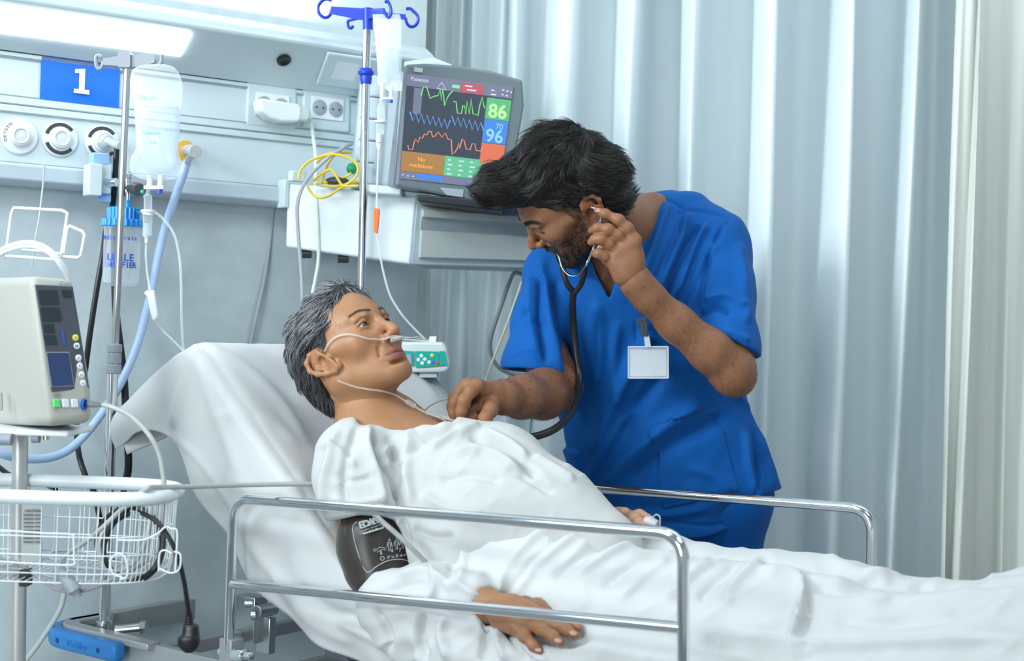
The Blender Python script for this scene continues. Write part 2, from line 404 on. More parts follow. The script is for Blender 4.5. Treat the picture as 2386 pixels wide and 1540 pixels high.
# ---- light
def area(name, loc, target, sx, sy, power, col):
    l = bpy.data.lights.new(name, 'AREA'); l.shape = 'RECTANGLE'; l.size = sx; l.size_y = sy; l.energy = power; l.color = col
    o = bpy.data.objects.new(name, l); COL.objects.link(o); o.location = loc
    o.rotation_euler = (Vector(target)-Vector(loc)).to_track_quat('-Z', 'Y').to_euler(); return o
area('overhead_light', (-1.15, 1.35, 2.82), (-.95, 3.1, .8), 1.2, .6, 30, (.84, .95, 1))  # added lamp, brightens the head wall
area('overhead_light', (1.1, 2.75, 2.82), (1.0, 3.7, 1.2), 2.0, .4, 13, (.86, .95, 1))  # added lamp, brightens the curtain
area('overhead_light', (-.9, 1.5, 2.85), (-.6, 2.3, 0), 1.4, 1.0, 5, (.88, .96, 1))
area('overhead_light', (1.2, 1.2, 2.85), (.8, 2.2, 0), 1.2, .8, 22, (.9, .97, 1))
wl2 = area('added_left_light', (-2.0, -1.4, 1.5), (-.9, 3.2, .45), 1.6, 1.4, 12, (.88, .96, 1)); wl2.data.spread = math.radians(56)  # added fill lamp for the lower left wall, no window known there
wl_ = area('added_left_light', (-2.7, .8, 2.6), (1.4, 3.6, 1.48), 1.4, .8, 14, (.86, .95, 1)); wl_.data.spread = math.radians(50)  # added lamp from the left to light the curtain folds, no window known
area('curtain_back_light', (1.0, 5.6, 2.2), (.7, 3.6, 1.3), 3.0, 1.8, 33, (.85, .94, 1))  # added lamp behind the cloth, lifts the shaded folds
w = bpy.data.worlds.new('world'); SC.world = w; w.use_nodes = True
w.node_tree.nodes['Background'].inputs[0].default_value = (.72, .84, .9, 1); w.node_tree.nodes['Background'].inputs[1].default_value = .48
SC.view_settings.view_transform = 'Standard'; SC.view_settings.look = 'None'; SC.view_settings.exposure = -.02; SC.view_settings.gamma = 1.
# ================================================================ HEADWALL PANEL
pan = thing('medical_wall_panel', 'long white headwall supply panel with lit lamp canopy above the bed', 'wall panel', WP(-.6, 1.4, .03))
def zl(py, off): return W(330, py, off).z
z1, z2, z3, z4, z5 = zl(22, .14), zl(52, .15), zl(158, .05), zl(408, .04), zl(438, .045)
def prof(p, s0, s1, name, m, **k):
    mb = MB(); n = len(p); vs = [WP(s0, z, o) for o, z in p] + [WP(s1, z, o) for o, z in p]
    mb.add(vs, [tuple(range(n)), tuple(range(2*n-1, n-1, -1))] + [(i, (i+1)%n, (i+1)%n+n, i+n) for i in range(n)])
    return mb.build(name, m, pan, **k)
sL = -2.2
prof([(0, z1+.02), (.11, z1+.02), (.15, z1-.005), (.155, z2+.005), (.145, z2), (.05, z3), (0, z3)], sL, wl(990, 160, .1), 'lamp_canopy', M_panel, bevel=.006)
sE = wl(900, 300, .04)
zg = [zl(y, .045) for y in (257, 275, 293)]
prof([(0, z3-.002), (.045, z3-.002), (.045, z3-.010), (.040, z3-.010), (.040, zg[0]), (.044, zg[0]-.001), (.044, zg[1]+.001), (.040, zg[1]), (.040, zg[1]-.002), (.044, zg[1]-.003), (.044, zg[2]+.001), (.040, zg[2]), (.040, z4), (0, z4)], sL, sE, 'panel_face', M_panel, smooth=False)
mb = MB()
for z in zg + [z3-.012, z4+.002]:
    mb.add([WP(sL, z+.0012, .0445), WP(sE, z+.0012, .0445), WP(sE, z-.0012, .0445), WP(sL, z-.0012, .0445)], [(0,1,2,3)])
mb.build('joint_lines', M_line, pan, smooth=False)
prof([(0, z4), (.062, z4), (.066, z4-.004), (.066, z5-.006), (.05, z5-.016), (0, z5-.016)], sL, sE, 'equipment_rail', M_rail, bevel=.003)
# lamp diffuser in the sloping face
def slope(px, py, lift=.002):            # point on the canopy's sloping face
    d = ray(px, py); a = WP(0, z2, .145+lift); b = WP(0, z3, .05+lift); n = wT.cross(b-a).normalized(); t = (a-CAM).dot(n)/d.dot(n); return CAM + d*t
slN = wT.cross(WP(0, z3, .05)-WP(0, z2, .145)).normalized()
if slN.dot(CAM-WP(0, z3, 0)) < 0: slN = -slN
q = [slope(-330, -32), slope(445, 79), slope(420, 129), slope(-355, 28)]
def slab(name, q, n, t, m, par, bevel=0, **k):
    q = [Vector(v) for v in q]; N = len(q); mb = MB(); mb.add(q + [v+n*t for v in q], [tuple(range(N)), tuple(range(2*N-1, N-1, -1))] + [(i, (i+1)%N, (i+1)%N+N, i+N) for i in range(N)])
    return mb.build(name, m, par, smooth=False, bevel=bevel, **k)
slab('lamp_diffuser', q, slN, .004, mat('lamp_glow', (1, 1, 1), .5, emit=(.93, .97, 1), es=7.0), pan, label='glowing white lamp diffuser')
c = slope(661, 139); ax = (wT, wT.cross(slN), slN)
MB().lathe([(.0165, 0), (.0165, .004), (.013, .006), (.008, .003), (.001, .003)], c, ax).build('call_socket', mat('black_gloss', (.01, .02, .02), .15), pan, label='round black call socket')
q = [slope(762, 118), slope(905, 138), slope(880, 212), slope(735, 192)]; sw = slab('switch_plate', q, slN, .008, M_panel, pan, bevel=.004)
q = [slope(785, 140, .01), slope(838, 147, .01), slope(824, 188, .01), slope(768, 181, .01)]; slab('switch_rocker', q, slN, .003, M_white, sw, bevel=.002)
# uplight shining on the wall above the canopy
area('canopy_uplight', WP(-1.2, z1+.06, .09), WP(-1.2, 2.6, .02), 1.2, .05, 7, (.95, .99, 1)).rotation_euler = Matrix((wT, wN, -ZU)).transposed().to_euler()
bpy.data.objects['canopy_uplight'].rotation_euler = Matrix(((wT.x, -wN.x, -0.), (wT.y, -wN.y, 0), (0, 0, -1))).to_euler()
# gas outlets
for (px, py, dk) in ((44, 318, 0), (139, 324, 1), (237, 332, 1)):
    c = W(px, py, .041); ax = (wT, ZU, wN)
    g = MB().lathe([(.038, 0), (.038, .004), (.035, .007), (.022, .008)], c, ax, 32).build('gas_outlet', M_white, pan)
    MB().lathe([(.022, .006), (.0215, .018), (.015, .022), (.013, .019), (.001, .021)], c, ax, 28).build('outlet_core', mat('outlet_core_grey', (.7, .74, .76), .3), g)
    if dk:
        mb = MB()
        for a0, a1 in ((40, 165), (200, 320)):
            P0 = [c + wN*.0085 + (wT*math.cos(math.radians(t))+ZU*math.sin(math.radians(t)))*r for r in (.0265, .034) for t in np.linspace(a0, a1, 16)]
            mb.add(P0, [(i, i+1, i+17, i+16) for i in range(15)])
        mb.build('outlet_ring_print', M_dark, g, smooth=False, label='black curved print on the ring')
    words = 'VACUUM' if not dk else ('AIR' if px < 200 else 'O2')
    for i, ch in enumerate('OXYGEN MED'[:7] if not dk else ''):
        t = math.radians(200-i*14); cc = c + wN*.0075 + (wT*math.cos(t)+ZU*math.sin(t))*.030
        text('outlet_lettering', ch, .009, cc, (wT*math.sin(t)-ZU*math.cos(t), wT*math.cos(t)+ZU*math.sin(t), wN), M_dark, g)
# sockets
M_hole = mat('socket_recess', (.35, .4, .42), .5)
for i, (px, py) in enumerate(((632, 246), (760, 254))):
    c = W(px, py, .041); ax = (wT, -wN, ZU)
    f = MB().box(c, (.062, .005, .052), ax).build('double_socket', M_panel, pan, bevel=.006)
    MB().box(c+wN*.007, (.042, .002, .026), ax).build('socket_insert', M_white, f, bevel=.001)
    for dx in (-.021, .021):
        h = MB().lathe([(.0185, .010), (.0175, .0095), (.0165, .0102), (.001, .0104)], c+wT*dx, (wT, ZU, wN), 24).build('socket_well', M_hole, f)
        m2 = MB()
        for k in (-1, 1): m2.lathe([(.0025, .0095), (.0025, .0115), (.0001, .0115)], c+wT*(dx+.0085*k), (wT, ZU, wN), 8)
        m2.build('pin_hole', M_dark, h)
# number sign
c1, c2, c3, c4 = W(97, 118, .043), W(280, 139, .043), W(280, 252, .043), W(98, 232, .043)
sg = thing('bed_number_sign', 'blue sign with the white numeral 1 on the headwall panel', 'sign', (c1+c3)/2)
q = [WP((c-Vector((0, WY, 0))).dot(wT), 0, .041) for c in (c1, c2)]; zt = (c1.z+c2.z)/2; zb = (c3.z+c4.z)/2
q = [Vector((q[0].x, q[0].y, zt)), Vector((q[1].x, q[1].y, zt)), Vector((q[1].x, q[1].y, zb)), Vector((q[0].x, q[0].y, zb))]
slab('sign_plate', q, wN, .004, mat('sign_blue', (.012, .16, .72), .4), sg)
def slab_num(c, h, ax):
    p = [(-.24,-.5),(.26,-.5),(.26,-.34),(.10,-.34),(.10,.5),(-.10,.5),(-.26,.44),(-.26,.29),(-.08,.31),(-.08,-.34),(-.24,-.34)]
    p = [(-.30,-.5),(.30,-.5),(.30,-.33),(.11,-.33),(.11,.5),(-.28,.44),(-.28,.28),(-.11,.30),(-.11,-.33),(-.30,-.33)]
    return MB().prism([(x*h, y*h) for x, y in p], c, ax, .001)
c = W(191, 189, .047); slab_num(c, (zt-zb)*.52, (wT, -wN, ZU)).build('numeral', mat('numeral_white', (.85, .92, .98), .5), sg, smooth=False, label='white numeral 1')
# plug adapter + cords
ad = thing('power_adapter', 'chunky white plug adapter pushed into the first double socket', 'plug adapter', W(650, 262, .07))
c0 = W(650, 262, .075)
pts = [(-.058,.020),(-.052,.024),(.040,.022),(.047,.014),(.047,-.008),(.040,-.020),(-.005,-.024),(-.012,-.021),(-.03,-.019),(-.052,-.004)]
MB().prism(pts, c0, (wT, -wN, ZU), .022).build('adapter_body', M_white, ad, bevel=.006, seg=3)
MB().prism([(.040,.016),(.066,.014),(.070,.008),(.070,-.008),(.062,-.016),(.040,-.016)], c0, (wT, -wN, ZU), .019).build('adapter_end_cap', mat('cream_plastic', (.62, .68, .64), .4), ad, bevel=.005, seg=3)
MB().tube([c0+wT*.060+wN*.01, c0+wT*.072+wN*.012-ZU*.006], [.007, .005], 10).build('strain_relief', mat('cream_plastic', (.6, .6, .5), .4), ad)
tag(tube('mains_cable', [c0+wT*.068+wN*.012-ZU*.003] + ppath([(724,285,3.33),(735,360,3.30),(736,430,3.27),(740,520,3.26),(742,600,3.26),(735,650,3.25),(722,720,3.24),(700,900,3.22)]), .0042, mat('white_cord', (.75, .8, .74), .4)), 'white power cable dropping from the plug adapter in front of the drawer cabinet', 'cord')
tag(tube('mains_cable', ppath([(657,284,3.38),(657,320,3.37),(645,420,3.35),(634,520,3.35),(618,640,3.33),(597,740,3.31),(585,800,3.31),(570,900,3.3)]), .0045, mat('grey_cord', (.38, .41, .46), .4)), 'grey power cable hanging from under the plug adapter down the grey wall', 'cord')
# ================================================================ LEFT: DRIP STAND, HUMIDIFIER, VITAL SIGNS TROLLEY
M_clear = clear_mat('clear_plastic', (.85, .92, .97), .14)
M_bagcl = clear_mat('bag_film', (.92, .97, 1.), .12, .2)
M_fluid = clear_mat('saline', (.66, .80, .98), .25, .1)
M_tubecl = clear_mat('clear_tubing', (.85, .9, .9), .35, .1)
M_blue = mat('bright_blue_plastic', (.02, .32, .80), .3)
M_gplast = mat('grey_plastic', (.30, .33, .37), .4)
M_hosew = mat('cuff_hose', (.42, .44, .42), .35)
M_beige = mat('casing_warm_white', (.47, .47, .42), .38)
M_glass = mat('dark_screen_glass', (.06, .07, .10), .12)
M_ink = mat('print_blue', (.05, .12, .55), .5)
def loftpx(name, rows, m, parent=None, n=28, label=None, sub=3, pw=1.):  # rows: py, left px, right px, depth, half thickness in m
    rs = np.array(rows, float); t = np.arange(len(rs)); f = [ipn(t, rs[:, k]) for k in range(5)]; out = []
    for u in np.linspace(0, len(rs)-1, (len(rs)-1)*sub+1):
        py, L, R, d, h = (float(g(u)) for g in f); ring = []
        for k in range(n):
            a = 2*math.pi*k/n; c, s_ = math.cos(a), math.sin(a); c = math.copysign(abs(c)**pw, c); s_ = math.copysign(abs(s_)**pw, s_)
            ring.append(P((L+R)/2 + c*(R-L)/2, py, d) + Vector((0, s_*max(h, .0004), 0)))
        out.append(ring)
    mb = MB().grid(out, True); N = len(out); mb.f.append(tuple(range(n-1, -1, -1))); mb.f.append(tuple((N-1)*n+k for k in range(n)))
    return mb.build(name, m, parent, label=label, angle=60)
# ---- grey drip stand standing in the socket of the bed bumper
DP = 2.95
iv = thing('drip_stand', 'slim steel drip stand with grey twin-hook head at the bed head bumper', 'iv stand', P(243, 1452, DP))
MB().tube([P(297, 150, DP), P(268, 812, DP)], .0075, 16).build('upper_pole', M_steel, iv)
MB().tube([P(265, 800, DP), P(243, 1452, DP)], .0112, 18).build('lower_pole', M_chrome, iv)
cl = MB()
for a, b, r in ((802, 822, .0150), (823, 848, .0145), (849, 871, .0150)): cl.tube([P(267.5-(a-802)*.035, a, DP), P(267.5-(b-802)*.035, b, DP)], r, 20)
cl.build('height_collar', M_gplast, iv, bevel=.002)
hd = MB(); hx = (cR, cF, cU)
hd.box(P(293, 141, DP), (.0130, .014, .0165), hx, .004)
hd.add([P(x, y, DP+dy) for dy in (-.008, .008) for x, y in ((279,130),(240,136),(240,151),(279,154))], [(0,1,2,3),(7,6,5,4),(0,4,5,1),(1,5,6,2),(2,6,7,3),(3,7,4,0)])
hd.add([P(x, y, DP+dy) for dy in (-.008, .008) for x, y in ((306,128),(360,124),(360,146),(306,157))], [(0,1,2,3),(7,6,5,4),(0,4,5,1),(1,5,6,2),(2,6,7,3),(3,7,4,0)])
hd.tube(crom(ppath([(241,145,DP),(236,158,DP),(228,159,DP),(224,148,DP),(224,133,DP),(230,130,DP),(236,134,DP)]), 5), .004, 8)
hd.tube(crom(ppath([(358,140,DP),(362,151,DP),(371,151,DP),(376,142,DP),(376,128,DP)]), 5), .004, 8)
hd.build('hook_head', M_gplast, iv, bevel=.002)
# ---- saline bag
bagL = P(365, 160, DP-.02)
bg = thing('saline_bag', 'big clear half-full saline bag hanging from the slim grey-headed drip stand', 'iv bag', bagL)
D = DP-.03
loftpx('bag_film', [(150,340,385,D,.002),(156,318,404,D,.008),(170,306,417,D,.014),(200,303,426,D,.018),(235,310,424,D,.020),(300,316,419,D,.022),(345,317,416,D,.022),(366,306,419,D,.020),(385,302,430,D,.018),(404,306,424,D,.012),(416,326,408,D,.006),(420,345,395,D,.002)], M_bagcl, bg)
loftpx('saline_fluid', [(250,319,416,D,.017),(255,319,416,D,.018),(300,319,416,D,.019),(345,321,414,D,.019),(370,330,412,D,.017),(392,338,408,D,.012),(402,350,396,D,.004)], M_fluid, bg)
mb = MB()
for x0 in (350, 375): mb.tube([P(x0, 408, D), P(x0-2, 437, D)], .006, 12)
mb.box(P(359, 437, D), (.020, .006, .0035), hx, .001)
mb.build('bag_ports', mat('milky_plastic', (.78, .84, .88), .3), bg)
MB().tube([P(372, 441, D), P(371, 450, D)], .0062, 12).build('port_cap', mat('cap_blue', (.02, .1, .65), .35), bg, label='small blue port cap')
for s_, x, y, h in (('500 ml', 342, 228, .013), ('Glucosa', 352, 309, .011), ('250', 356, 332, .010)):
    text('bag_print', s_, h, P(x, y, D-.024), (cR, cU, -cF), mat('bag_print_blue', (.25, .5, .85), .5), bg)
inf = thing('infusion_line', 'clear drip chamber and tubing with white roller clamp below the saline bag', 'iv line', P(345, 452, D))
MB().tube(crom(ppath([(347,441,D),(344,452,D),(345,470,D),(344,492,D)]), 4), [.004]*5+[.0085]*7+[.0085], 14).build('spike', M_clear, inf)
MB().tube([P(345,489,D), P(345,494,D), P(345,494.2,D), P(344,501,D)], [.0145,.0145,.0115,.0115], 18).build('chamber_flange', mat('milky_plastic', (.78, .84, .88), .3), inf)
mb = MB(); mb.tube([P(343,549,D), P(342,556,D)], [.0095,.0045], 14); mb.tube([P(342,555,D), P(341,566,D)], .0038, 12); mb.build('chamber_tip', mat('milky_plastic', (.78, .84, .88), .3), inf)
MB().tube([P(344,500,D), P(343,550,D)], [.0100,.0094], 18).build('drip_chamber', M_clear, inf)
MB().tube([P(345,520,D), P(344,548,D)], .0075, 14).build('chamber_fluid', M_fluid, inf)
MB().ball(P(332,447,D), .0045).build('vent_cap', mat('vent_green', (.02, .45, .3), .4), inf, label='tiny green vent cap')
tube('tubing', ppath([(341,564,D),(340,600,D),(345,650,D),(352,690,D-.01),(358,735,D-.01),(375,765,D),(402,792,D),(430,822,D),(450,860,D)]), .0022, M_tubecl, inf)
q = [P(x, y, D-.015) for x, y in ((338,683),(344,677),(362,676),(364,690),(371,735),(367,745),(359,747),(353,728),(346,692))]
slab('roller_clamp', q, -cF, .012, mat('milky_plastic', (.78, .84, .88), .3), inf, bevel=.002)
tag(tube('oxygen_outlet_tubing', ppath([(330,494,3.0),(352,492,2.96),(378,508,2.96),(405,545,2.96),(418,600,2.96),(422,660,2.96),(423,740,2.96),(427,812,2.96),(432,850,2.96)]), .0028, M_tubecl), 'thin clear tubing looping from the humidifier lid down behind the sheeted backrest', 'tubing')
# ---- bubble humidifier and flowmeter on the wall rail
HD = 3.03
def cylv(mb, px0, px1, y0, y1, d, n=28): 
    r = (px1-px0)/2/FPX*d; cx = (px0+px1)/2; sh = (y1-y0)*.03; return mb.tube([P(cx, y0, d), P(cx-sh, y1, d)], r, n)
hu = thing('bubble_humidifier', 'oxygen humidifier bottle with ribbed blue lid and blue print behind the drip stand', 'humidifier', P(286, 668, HD))
mb = MB(); cylv(mb, 253, 321, 484, 514, HD); cylv(mb, 241, 331, 512, 529, HD)
for k in range(22):
    a = 2*math.pi*k/22; c = P(286, 520, HD)+Vector((math.cos(a)*.0415, math.sin(a)*.0415, 0)); mb.box(c, (.003, .003, .0075))
    c = P(287, 499, HD)+Vector((math.cos(a)*.0315, math.sin(a)*.0315, 0)); mb.box(c, (.0022, .0022, .0125))
cylv(mb, 291, 305, 460, 486, HD); mb.tube([P(318,496,HD-.01), P(333,494,HD-.02)], .003, 10)
mb.build('bottle_lid', M_blue, hu, bevel=.0008)
pj = [(.0395,0),(.0395,-.004),(.0385,-.008),(.0385,-.108),(.036,-.120),(.028,-.126),(.001,-.127)]
MB().lathe(pj, P(286, 529, HD), (Vector((1,0,0)), Vector((0,1,0)), ZU), 36).build('bottle_jar', M_clear, hu)
MB().tube([P(280,530,HD), P(276,600,HD), P(274,640,HD)], .003, 8).build('dip_tube', mat('milky_plastic', (.78,.84,.88), .3), hu)
for s_, y, h, b in (('BUBBLE', 602, .021, .0005), ('HUMIDIFIER', 619, .017, .0005), ('MedicaTrate', 556, .015, 0)):
    w = .0385; n = len(s_)                # letters wrapped round the jar
    for i, ch in enumerate(s_):
        a = math.radians(-90 + (i-(n-1)/2)*(11.5 if n > 6 else 17)); c = P(286, y, HD); c = Vector((c.x+math.cos(a)*.0392, c.y+math.sin(a)*.0392, c.z))
        text('bottle_lettering', ch, h, c, (Vector((-math.sin(a), math.cos(a), 0)), ZU, Vector((math.cos(a), math.sin(a), 0))), M_ink, hu, .0003, b)
fm = thing('oxygen_flowmeter', 'chrome oxygen flowmeter plugged into the wall outlet beside the blue-lidded bottle', 'flowmeter', W(240, 332, .06))
mb = MB(); c0 = W(237, 332, .045)
mb.tube([c0, c0+wN*.03], .017, 20); mb.tube([c0+wN*.028, c0+wN*.045], [.015, .010], 20); mb.tube([c0+wN*.04, P(272, 338, 3.02), P(282, 340, 3.0)], .0085, 14)
mb.build('wall_probe', mat('pearl_metal', (.7, .72, .72), .3, .6), fm)
mb = MB(); cylv(mb, 286, 302, 296, 404, 3.02, 18); mb.build('flow_tube', M_clear, fm)
mb = MB(); cylv(mb, 282, 312, 405, 416, 3.02); cylv(mb, 285, 310, 416, 450, 3.02); mb.tube([P(236, 425, 3.03), P(272, 425, 3.02)], .0095, 16); mb.tube([P(303,438,3.0), P(314,440,2.98)], .009, 14); cylv(mb, 293, 303, 448, 468, 3.02)
mb.build('valve_body', M_chrome, fm, bevel=.001)
MB().tube([P(306, 438, 3.0), P(322, 441, 2.95), P(326, 442, 2.93)], [.012, .0145, .012], 20).build('control_knob', M_dark, fm, label='black control knob')
bx = thing('rail_clamp_box', 'pale square clamp box with light blue cap hooked on the equipment rail', 'rail clamp', W(222, 420, .09))
ax = (wT, -wN, ZU)
mb = MB(); c = W(216, 420, .105); mb.box(c, (.014, .022, .034), ax, .004); c2 = W(240, 418, .09); mb.box(c2, (.012, .02, .032), ax, .003); mb.build('clamp_body', M_panel, bx, bevel=.002)
MB().box(W(231, 371, .095), (.018, .016, .012), ax, .003).build('clamp_cap', mat('pale_blue_plastic', (.30, .52, .78), .35), bx, bevel=.002, label='light blue cap')
MB().box(W(243, 462, .09), (.010, .014, .008), ax, .002).build('clamp_foot', mat('pale_blue_plastic', (.30, .52, .78), .35), bx)
tag(tube('air_hose', ppath([(272,345,3.06),(270,380,3.06),(267,430,3.06),(262,480,3.07),(250,520,3.07),(240,590,3.07),(226,670,3.06),(210,775,3.05),(196,880,3.05),(180,960,3.05),(179,1010,3.04),(184,1060,3.0),(196,1100,2.98),(206,1124,2.98),(220,1150,2.98),(240,1250,3.0),(250,1330,3.0)]), .0062, M_blk), 'thin black hose bowing down the wall from the flowmeter past the monitor', 'hose')
tag(tube('air_hose', ppath([(268,500,3.08),(267,600,3.08),(270,720,3.07),(279,800,3.06),(288,870,3.05),(292,930,3.04),(295,1000,3.0),(299,1060,3.0),(298,1100,3.0),(290,1130,3.0),(278,1200,3.0)]), .0080, M_blk), 'thick black hose hanging directly behind the drip stand', 'hose')
# braided blue hose with its metal fitting
mb = MB(); nt_ = mat('braided_hose', (.45, .62, .85), .35)
n_ = nt_.node_tree
if 'wv' not in n_.nodes:
    wv = n_.nodes.new('ShaderNodeTexWave'); wv.name = 'wv'; wv.inputs['Scale'].default_value = 120; wv.inputs['Distortion'].default_value = 0; wv.bands_direction = 'DIAGONAL'
    cr = n_.nodes.new('ShaderNodeMix'); cr.data_type = 'RGBA'; cr.inputs['A'].default_value = (.30, .48, .80, 1); cr.inputs['B'].default_value = (.62, .74, .92, 1)
    tcn = n_.nodes.new('ShaderNodeTexCoord'); n_.links.new(tcn.outputs['Object'], wv.inputs['Vector']); n_.links.new(wv.outputs['Fac'], cr.inputs['Factor']); n_.links.new(cr.outputs['Result'], n_.nodes['Principled BSDF'].inputs['Base Color'])
hose = thing('oxygen_hose', 'thick pale blue braided hose sweeping from its brass-ringed wall fitting to the floor', 'hose', W(440, 355, .06))
tube('braided_hose', ppath([(437,375,3.02),(426,410,3.02),(405,468,3.03),(385,530,3.04),(367,605,3.05),(352,680,3.05),(330,770,3.05),(308,835,3.04),(280,895,3.03),(250,945,3.02),(205,1005,3.0),(160,1048,2.95),(110,1067,2.9),(50,1068,2.85),(0,1056,2.8),(-60,1030,2.78)]), .0090, nt_, hose, n=14)
mb = MB(); c = W(425, 352, .03); mb.tube([c, c+wN*.02], .022, 24); mb.build('wall_ring', mat('ochre_ring', (.75, .45, .06), .4), hose, label='ochre yellow ring at the wall')
mb = MB(); mb.tube([c+wN*.018, c+wN*.05, P(440,350,2.98)], .011, 18); mb.tube([P(438,350,2.98), P(455,352,2.93)], [.0085, .0135], 18); mb.tube([P(446,358,2.96), P(437,378,3.0)], .007, 14); mb.build('metal_fitting', mat('pearl_metal', (.7,.72,.72), .3, .6), hose, bevel=.001)
tag(tube('mains_cable', ppath([(-30,1065,2.9),(0,1090,2.9),(22,1106,2.9),(45,1114,2.88),(90,1122,2.85),(130,1140,2.8)]), .005, M_blk), 'short black cord crossing behind the trolley pole', 'cord')
tag(tube('drain_tube', ppath([(150,1380,2.95),(140,1420,2.95),(110,1470,2.95),(75,1520,2.95),(40,1560,2.95)]), .0055, mat('milky_tube', (.5, .55, .52), .4)), 'pale grey flexible tube curving down to the floor beside the trolley pole', 'tube')
# ---- wire holder with coiled white tube (hooked on the trolley's back)
WD = 2.72
wh = thing('wire_holder', 'white bent-wire holder rising behind the vital signs monitor', 'wire holder', P(80, 600, WD))
mb = MB()
for path, cl_ in (([(10,604,WD),(14,590,WD),(26,498,WD),(32,484,WD),(145,490,WD),(157,497,WD),(142,598,WD),(136,607,WD),(124,602,WD)], 0), ([(12,596,WD-.02),(70,600,WD-.02),(132,605,WD-.02)], 0), ([(50,582,WD+.05),(100,586,WD+.05),(148,592,WD+.05)], 0), ([(146,598,WD),(182,600,WD),(188,594,WD),(197,548,WD),(192,539,WD),(162,526,WD),(157,533,WD),(148,590,WD)], 0)):
    pp = ppath(path); out = [pp[0]]
    for i in range(1, len(pp)-1):
        a, b, c = pp[i-1], pp[i], pp[i+1]; k1 = min(.25, .006/max((a-b).length, 1e-4)); out += [b+(a-b)*k1, b, b+(c-b)*min(.25, .006/max((c-b).length, 1e-4))]
    mb.tube(out+[pp[-1]], .0030, 8)
mb.build('wire_frame', M_white, wh)
ct = thing('coiled_tube', 'looped white tube resting in the bent-wire holder', 'tube', P(70, 566, WD-.02))
for k, dy in enumerate((0, 9)): tube('tube_loop', ppath([(-60,640+dy,WD),(-20,600+dy,WD),(20,574+dy,WD-.02),(70,565+dy,WD-.03),(112,580+dy,WD-.03),(140,610+dy,WD-.02),(160,645+dy,WD),(168,690+dy,WD+.02)]), .0048-.0014*k, M_white, ct)
tag(tube('thin_cord', ppath([(104,382,2.95),(100,430,2.95),(92,500,2.93),(82,560,2.9),(75,620,2.9)]), .0018, mat('milky_tube', (.5,.55,.52), .4)), 'very thin pale cord dangling from the equipment rail into the wire holder', 'cord')
# ---- vital signs monitor
vm = thing('vital_signs_monitor', 'white vital signs monitor with dark screen and column of round keys', 'medical monitor', P(90, 990, 2.45))
d0, d1, d2 = 2.40, 2.47, 2.58
A = [P(70,644,d0), P(176,655,d1), P(214,900,d1), P(216,962,d1-.005), P(200,982,d1-.005), P(112,992,d0-.01)]
cen = P(60, 820, 2.62)
side = [P(70,644,d0), P(0,650,2.49), P(-110,662,2.62), P(-110,975,2.62), P(0,985,2.50), P(112,992,d0-.01)]
V = [P(72,642,d0), P(172,652,d1), P(215,905,d1), P(216,985,d1), P(114,994,d0), P(-60,648,2.60), P(-50,990,2.60), P(80,655,2.68), P(150,985,2.68)]
mb = MB(); mb.add([V[0],V[1],V[2],V[3],V[4],V[5],V[6],V[7],V[8]], [(0,1,2,3,4),(0,4,6,5),(5,6,8,7),(1,7,8,3,2),(0,5,7,1),(4,3,8,6)])
casing = mb.build('casing', M_beige, vm, bevel=.016, seg=5)
fx, fi, fu = frame3(P(140,820,d0+.03), P(176,655,d1)-P(72,642,d0), P(72,642,d0)-P(114,994,d0)); fn_ = -fi
def FM(px, py, lift=.0015):              # point on the monitor's front plane
    d = ray(px, py); o = P(72, 642, d0)+fn_*lift; return CAM + d*((o-CAM).dot(fn_)/d.dot(fn_))
def plate(name, pts, m, par, lift, t=.002, bevel=.001, F=FM, nn=None, label=None): return slab(name, [F(x, y, lift) for x, y in pts], nn or fn_, t, m, par, bevel, label=label)
bz = plate('screen_bezel', [(80,663),(168,667),(206,905),(119,913)], mat('bezel_slate', (.085, .095, .12), .3), vm, .0, .003, .002)
M_seg = mat('digit_window', (.03, .045, .05), .2)
for r in ([(90,676),(133,676),(137,709),(95,709)], [(144,675),(165,676),(168,693),(147,692)], [(95,716),(138,717),(143,748),(99,748)], [(99,755),(124,755),(128,775),(103,775)], [(102,781),(128,781),(133,803),(106,803)]): plate('digit_window', r, M_seg, bz, .0035, .001, 0)
plate('alarm_bar', [(142,770),(146,770),(152,804),(148,804)], M_ink, bz, .0035, .001, 0)
plate('lcd_frame', [(107,820),(161,820),(173,900),(119,902)], mat('lcd_edge', (.35, .4, .45), .3), bz, .0035, .0008, 0)
plate('lcd_glass', [(109,822),(160,822),(171,898),(121,900)], mat('lcd_mirror', (.02, .05, .16), .05, coat=1.), bz, .0045, .0008, 0)
for i, (x, y) in enumerate(((175,787),(178,806),(182,834),(185,853),(189,873),(192,893))):
    MB().lathe([(.0056, 0), (.0054, .003), (.004, .004), (.001, .0042)], FM(x, y, .003), (fx, fu, fn_), 18, 1, 1.05).build('round_key', mat('key_yellow', (.8, .75, .1), .4) if i == 0 else M_white, vm, label='yellow key' if i == 0 else None)
    text('key_mark', '!HI^v>'[i], .006, FM(x, y, .0075), (fx, fu, fn_), M_dark, vm)
for x, c in ((130, mat('key_green', (.15, .75, .2), .35)), (151, M_white), (172, M_white)):
    k = plate('square_key', [(x-9,930),(x+7,930),(x+9,950),(x-7,950)], c, vm, .001, .004, .002, label='green key' if x == 130 else None)
MB().lathe([(.0085, 0), (.0085, .005), (.0065, .008), (.005, .004), (.001, .004)], FM(193, 942, .001), (fx, fu, fn_), 22, .8, 1.2).build('blue_port', mat('port_blue', (.02, .12, .5), .3), vm)
text('maker_lettering', 'EDAN', .009, FM(152, 661, .0022), (fx, fu, fn_), mat('print_grey', (.3, .32, .36), .5), vm)
text('model_lettering', 'M3A', .008, FM(133, 921, .0022), (fx, fu, fn_), mat('print_grey', (.3, .32, .36), .5), vm)
